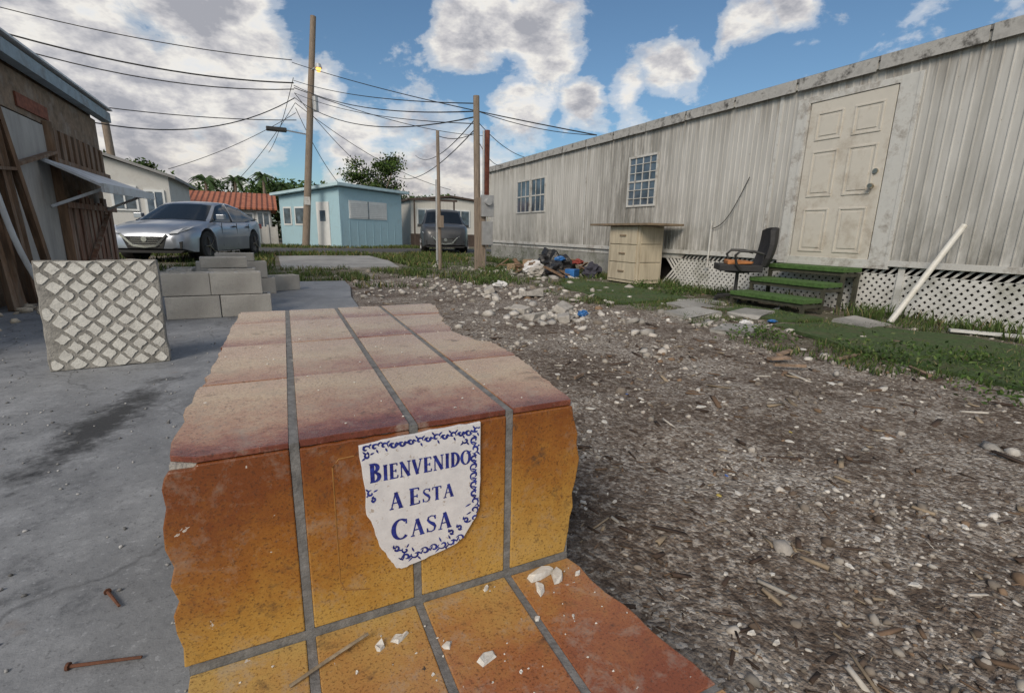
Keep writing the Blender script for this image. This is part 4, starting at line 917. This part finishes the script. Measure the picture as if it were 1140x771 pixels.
house('white_house',-7.5,-3.25,22.0,27,2.55,3.25,m_wh,m_gr,[(-4.9,-4.3,1.4,2.1),(-3.95,-3.5,1.2,2.0)],'y',.25)
house('tile_roof_house',-4.2,.0,33,40,1.95,2.9,m_wh,m_rtile,[(-3.5,-2.6,.8,1.6),(-1.9,-1.0,.8,1.6),(-.7,-.15,.2,1.7)],'x',.35)
house('beige_house',-13,-5.2,34,40,2.4,3.3,mat('beige',(.42,.36,.27),.8,.1,3),m_rtile,[(-8.5,-7.5,1,1.9)],'x',.4)
house('yellow_house',12,20,44,52,2.6,3.8,mat('yel',(.45,.40,.28),.8,.1,3),m_gr,[(14,15,1,1.9)],'x',.4)
m_brown=mat('brown_trim',(.07,.05,.04),.8,.3,5)
e=house('brown_mobile_home',7.0,11.6,27.5,40,2.5,2.75,mat('cream_metal',(.58,.57,.53),.6,.1,3,.2,10,sc3=(8,8,.2)),m_brown,[(7.4,8.2,1.2,2.0),(9.4,10.4,1.2,2.0)],'y',.15)
mb=MB(); mb.box(6.95,11.65,27.44,27.49,.0,.7); mb.box(6.95,7.02,26.65,26.72,0,2.45); mb.box(9.2,9.27,26.65,26.72,0,2.45); mb.box(6.9,9.4,26.6,26.75,2.451,2.55); mb.obj('porch',m_brown,e)
mb=MB(); mb.box(-3.2,.2,29.6,29.7,0,.9)
for k in range(9): mb.box(-3.2+k*.42,-3.1+k*.42,29.55,29.599,0,1.0)
mb.obj('white_fence',m_wh)

# ---------------- vehicles
def ip(t,xs,ys): return float(np.interp(t,xs,ys))
def car(name,x,y,ang,paint,L=4.85,W=1.86,roof=1.44,suv=False):
    e=empty(name); e.location=(x,y,0.02); e.rotation_euler=(0,0,ang)
    G_=bpy.data.materials.get
    m_gl=G_('car_glass') or mat('car_glass',(.012,.015,.018),.12,.1,3,0,spec=.5)
    m_bk=G_('car_black') or mat('car_black',(.015,.015,.016),.5,.2,20,0)
    m_ch=G_('car_chrome') or mat('car_chrome',(.6,.6,.62),.2,.05,5,0,metal=1)
    m_hl=G_('car_headlight') or mat('car_headlight',(.55,.58,.62),.12,.2,30,0,spec=.9)
    m_ty=G_('car_tyre') or mat('car_tyre',(.02,.02,.02),.85,.2,20,0)
    hl=L/2
    if suv:
        bx=[-hl,-hl+.15,-hl+.6,-.9,.3,.95,hl-.5,hl-.12,hl]; zt=[.95,1.08,1.12,1.12,1.12,1.13,1.06,.95,.72]
        rx=[-hl+.10,-hl+.45,-.9,0,.35,1.05]; rz=[1.15,roof-.08,roof,roof-.01,roof-.05,1.12]
    else:
        bx=[-hl,-hl+.12,-hl+.7,-.9,.3,.9,1.5,hl-.35,hl-.1,hl]; zt=[.80,1.02,1.06,.98,.95,.96,.90,.80,.70,.55]
        rx=[-hl+.55,-1.05,-.5,.0,.35,1.15]; rz=[1.03,roof-.08,roof,roof-.01,roof-.07,.95]
    wx=[-hl,-hl+.12,-hl+.5,-1,1,hl-.55,hl-.2,hl-.05,hl]; ww=[.70,.82,.95,1,1,.97,.88,.78,.66]
    ax_f,ax_r=hl-.92,-hl+1.08; wr=.345 if not suv else .37
    xs=sorted(set(list(np.linspace(-hl,hl,45))+[ax_f+d for d in np.linspace(-.43,.43,13)]+[ax_r+d for d in np.linspace(-.43,.43,13)]))
    V=[];F=[];mi=[]
    def sill(xx):
        z=.20+.10*max(0,(abs(xx)-hl+.35)/.35)
        for axx in (ax_f,ax_r):
            d=abs(xx-axx)
            if d<.42: z=max(z,wr+math.sqrt(max(0,.42**2-d*d))*.98-.02)
        return z
    K=9
    for xx in xs:
        w_=W/2*ip(xx,wx,ww); t=ip(xx,bx,zt); s0=sill(xx); m_=t-.16
        prof=[(0,s0),(w_*.90,s0),(w_*.985,s0+.02),(w_*1.0,max(s0+.03,min(.52,m_-.12))),(w_*.985,max(s0+.04,m_-.03)),(w_*.945,max(s0+.05,t-.07)),(w_*.86,max(s0+.06,t-.015)),(w_*.5,t+.015),(0,t+.03)]
        for a,b_ in prof: V.append((xx,a,b_))
    n=len(xs)
    for i in range(n-1):
        for k in range(K-1): F.append((i*K+k,i*K+k+1,(i+1)*K+k+1,(i+1)*K+k))
    nv=len(V); V2=V+[(a,-b_,c) for a,b_,c in V]; F2=F+[tuple(nv+q for q in f[::-1]) for f in F]
    for i in (0,n-1): F2.append(tuple(i*K+k for k in range(K))+tuple(nv+i*K+k for k in range(K-2,0,-1)))
    me_o=mesh('body',V2,F2,paint,e,True)
    bm=bmesh.new(); bm.from_mesh(me_o.data); bmesh.ops.remove_doubles(bm,verts=bm.verts,dist=.0005); bmesh.ops.recalc_face_normals(bm,faces=bm.faces); bm.to_mesh(me_o.data); bm.free()
    me_o.data.set_sharp_from_angle(angle=math.radians(38))
    V=[];F=[];gxs=np.linspace(rx[0],rx[-1],33)
    for xx in gxs:
        zr=ip(xx,rx,rz); zb=ip(xx,bx,zt)-.03; wb=W/2*.90; k_=min(1,max(0,(zr-zb)/(roof-.95))); wt=W/2*(.90-.23*k_)
        for a,b_ in [(wb,zb),(wb*.5+wt*.5+.02,zb+(zr-zb)*.5),(wt,max(zb,zr-.05)),(wt*.9,max(zb,zr-.012)),(wt*.5,zr+.012),(0,zr+.02)]: V.append((xx,a,b_))
    K=6;n=len(gxs)
    for i in range(n-1):
        xm=(gxs[i]+gxs[i+1])/2; isroof=(rx[1]-.02<xm<rx[-2]+.05)
        for k in range(K-1):
            F.append((i*K+k,i*K+k+1,(i+1)*K+k+1,(i+1)*K+k))
            mi.append(0 if k<2 else (1 if (k==2 or isroof) else 0))
    nv=len(V); V2=V+[(a,-b_,c) for a,b_,c in V]; F2=F+[tuple(nv+q for q in f[::-1]) for f in F]
    g=mesh('greenhouse',V2,F2,[m_gl,paint],e,True); g.data.polygons.foreach_set('material_index',mi+mi)
    bm=bmesh.new(); bm.from_mesh(g.data); bmesh.ops.remove_doubles(bm,verts=bm.verts,dist=.0005); bmesh.ops.recalc_face_normals(bm,faces=bm.faces); bm.to_mesh(g.data); bm.free()
    mbp=MB()
    for s_ in (-1,1):
        for xx,dxx in ((-.15,.03),(rx[1]+.05,-.35)):
            zb=ip(xx,bx,zt)-.03; zr=ip(xx,rx,rz); wt=W/2*.67
            mbp.beam((xx+dxx,s_*(W/2*.90+.006),zb),(xx,s_*(wt+.012),zr-.04),.02,.07)
        mbp.box(.72,.86,W/2*.93 if s_>0 else -W/2*.93-.18,W/2*.93+.18 if s_>0 else -W/2*.93,.98,1.10)
    mbp.obj('pillars_and_mirrors',paint,e,bevel=.01)
    tw_=MB(); rm=MB(); ar=MB()
    for axx in (ax_f,ax_r):
        for s_ in (-1,1):
            yo=s_*(W/2-.015); yi=s_*(W/2-.24)
            tw_.cyl((axx,yi,wr),(axx,yo,wr),wr,wr,28); rm.cyl((axx,yo-s_*.002,wr),(axx,yo+s_*.004,wr),wr*.70,wr*.68,24); ar.cyl((axx,s_*(W/2-.32),wr+.02),(axx,s_*(W/2-.26),wr+.02),.42,.42,24)
            for k in range(5):
                t=2*PI*k/5; rm.beam((axx,yo+s_*.014,wr),(axx+math.cos(t)*wr*.66,yo+s_*.012,wr+math.sin(t)*wr*.66),.05,.02,1)
    tw_.obj('tyres',m_ty,e,bevel=.02); rm.obj('rims',[m_bk,m_ch],e); ar.obj('wheel_wells',m_bk,e)
    fm=MB(); ch_=MB(); hd=MB()
    fm.prism([(-.46,.56),(.46,.56),(.36,.30),(-.36,.30)],'x',hl-.10,hl+.012)
    fm.prism([(-.78,.26),(.78,.26),(.70,.20),(-.70,.20)],'x',hl-.25,hl-.03)
    fm.prism([(.55,.42),(.74,.46),(.72,.30),(.58,.28)],'x',hl-.3,hl-.055); fm.prism([(-.55,.42),(-.74,.46),(-.72,.30),(-.58,.28)],'x',hl-.3,hl-.055)
    fm.obj('grille',m_bk,e)
    for s_ in (-1,1):
        ch_.beam((hl+.016,s_*.47,.60),(hl+.022,s_*.24,.36),.02,.045); ch_.beam((hl+.022,s_*.24,.36),(hl+.024,0,.335),.02,.045)
    ch_.cyl((hl+.014,0,.50),(hl+.03,0,.50),.06,.06,16)
    for k in range(4): ch_.box(hl+.0125,hl+.017,-.34+k*.02,.34-k*.02,.375+k*.045,.383+k*.045)
    ch_.obj('chrome_trim',m_ch,e)
    for s_ in (-1,1):
        v=[(hl-.02,s_*.50,.62),(hl-.08,s_*.66,.64),(hl-.30,s_*.835,.75),(hl-.42,s_*.86,.80),(hl-.20,s_*.74,.755),(hl-.06,s_*.56,.68)]
        v=[(a+.03,b_*1.015,c) for a,b_,c in v]; hd.add(v+[(a-.1,b_*.93,c) for a,b_,c in v],[(0,1,2,3,4,5),(6,7,8,9,10,11)[::-1]]+[(i,(i+1)%6,6+(i+1)%6,6+i) for i in range(6)])
    hd.obj('headlights',m_hl,e)
    sl=MB()
    for s_ in (-1,1):
        for xx in (.72,-.18,-1.0): sl.box(xx,xx+.008,s_*W/2*.985-.006,s_*W/2*.985+.008,.32,.9)
        sl.box(-.95,.75,s_*W/2*.96-.012,s_*W/2*.96+.02,.20,.25)
        for xx in (.0,-.88): sl.box(xx-.1,xx+.1,s_*W/2*.985,s_*W/2*.985+.03,.80,.83)
    sl.obj('door_gaps',m_bk,e)
    tl=MB()
    for s_ in (-1,1): tl.box(-hl-.01,-hl+.25,s_*.62-.15,s_*.62+.15,.78,.92)
    tl.obj('tail_lights',G_('tail_red') or mat('tail_red',(.3,.01,.01),.2,.1,5,0),e)
    return e
m_silver,T,b,P=newmat('silver_paint'); b.inputs['Metallic'].default_value=.6; b.inputs['Roughness'].default_value=.32; b.inputs['Coat Weight'].default_value=.5
T.l(T.ramp(T.noise(P,2,3,.5),[(.3,(.27,.30,.35)),(.7,(.35,.38,.43))]),b.inputs['Base Color'])
m_grey=mat('grey_paint',(.05,.053,.058),.4,.05,3,0,metal=.2,coat=.2)
car('parked_car',-1.80,15.7,math.atan2(-.966,-.259)-.06,m_silver)
car('parked_suv',6.6,20.6,math.atan2(-.966,-.259),m_grey,4.6,1.88,1.72,True)
print('done')
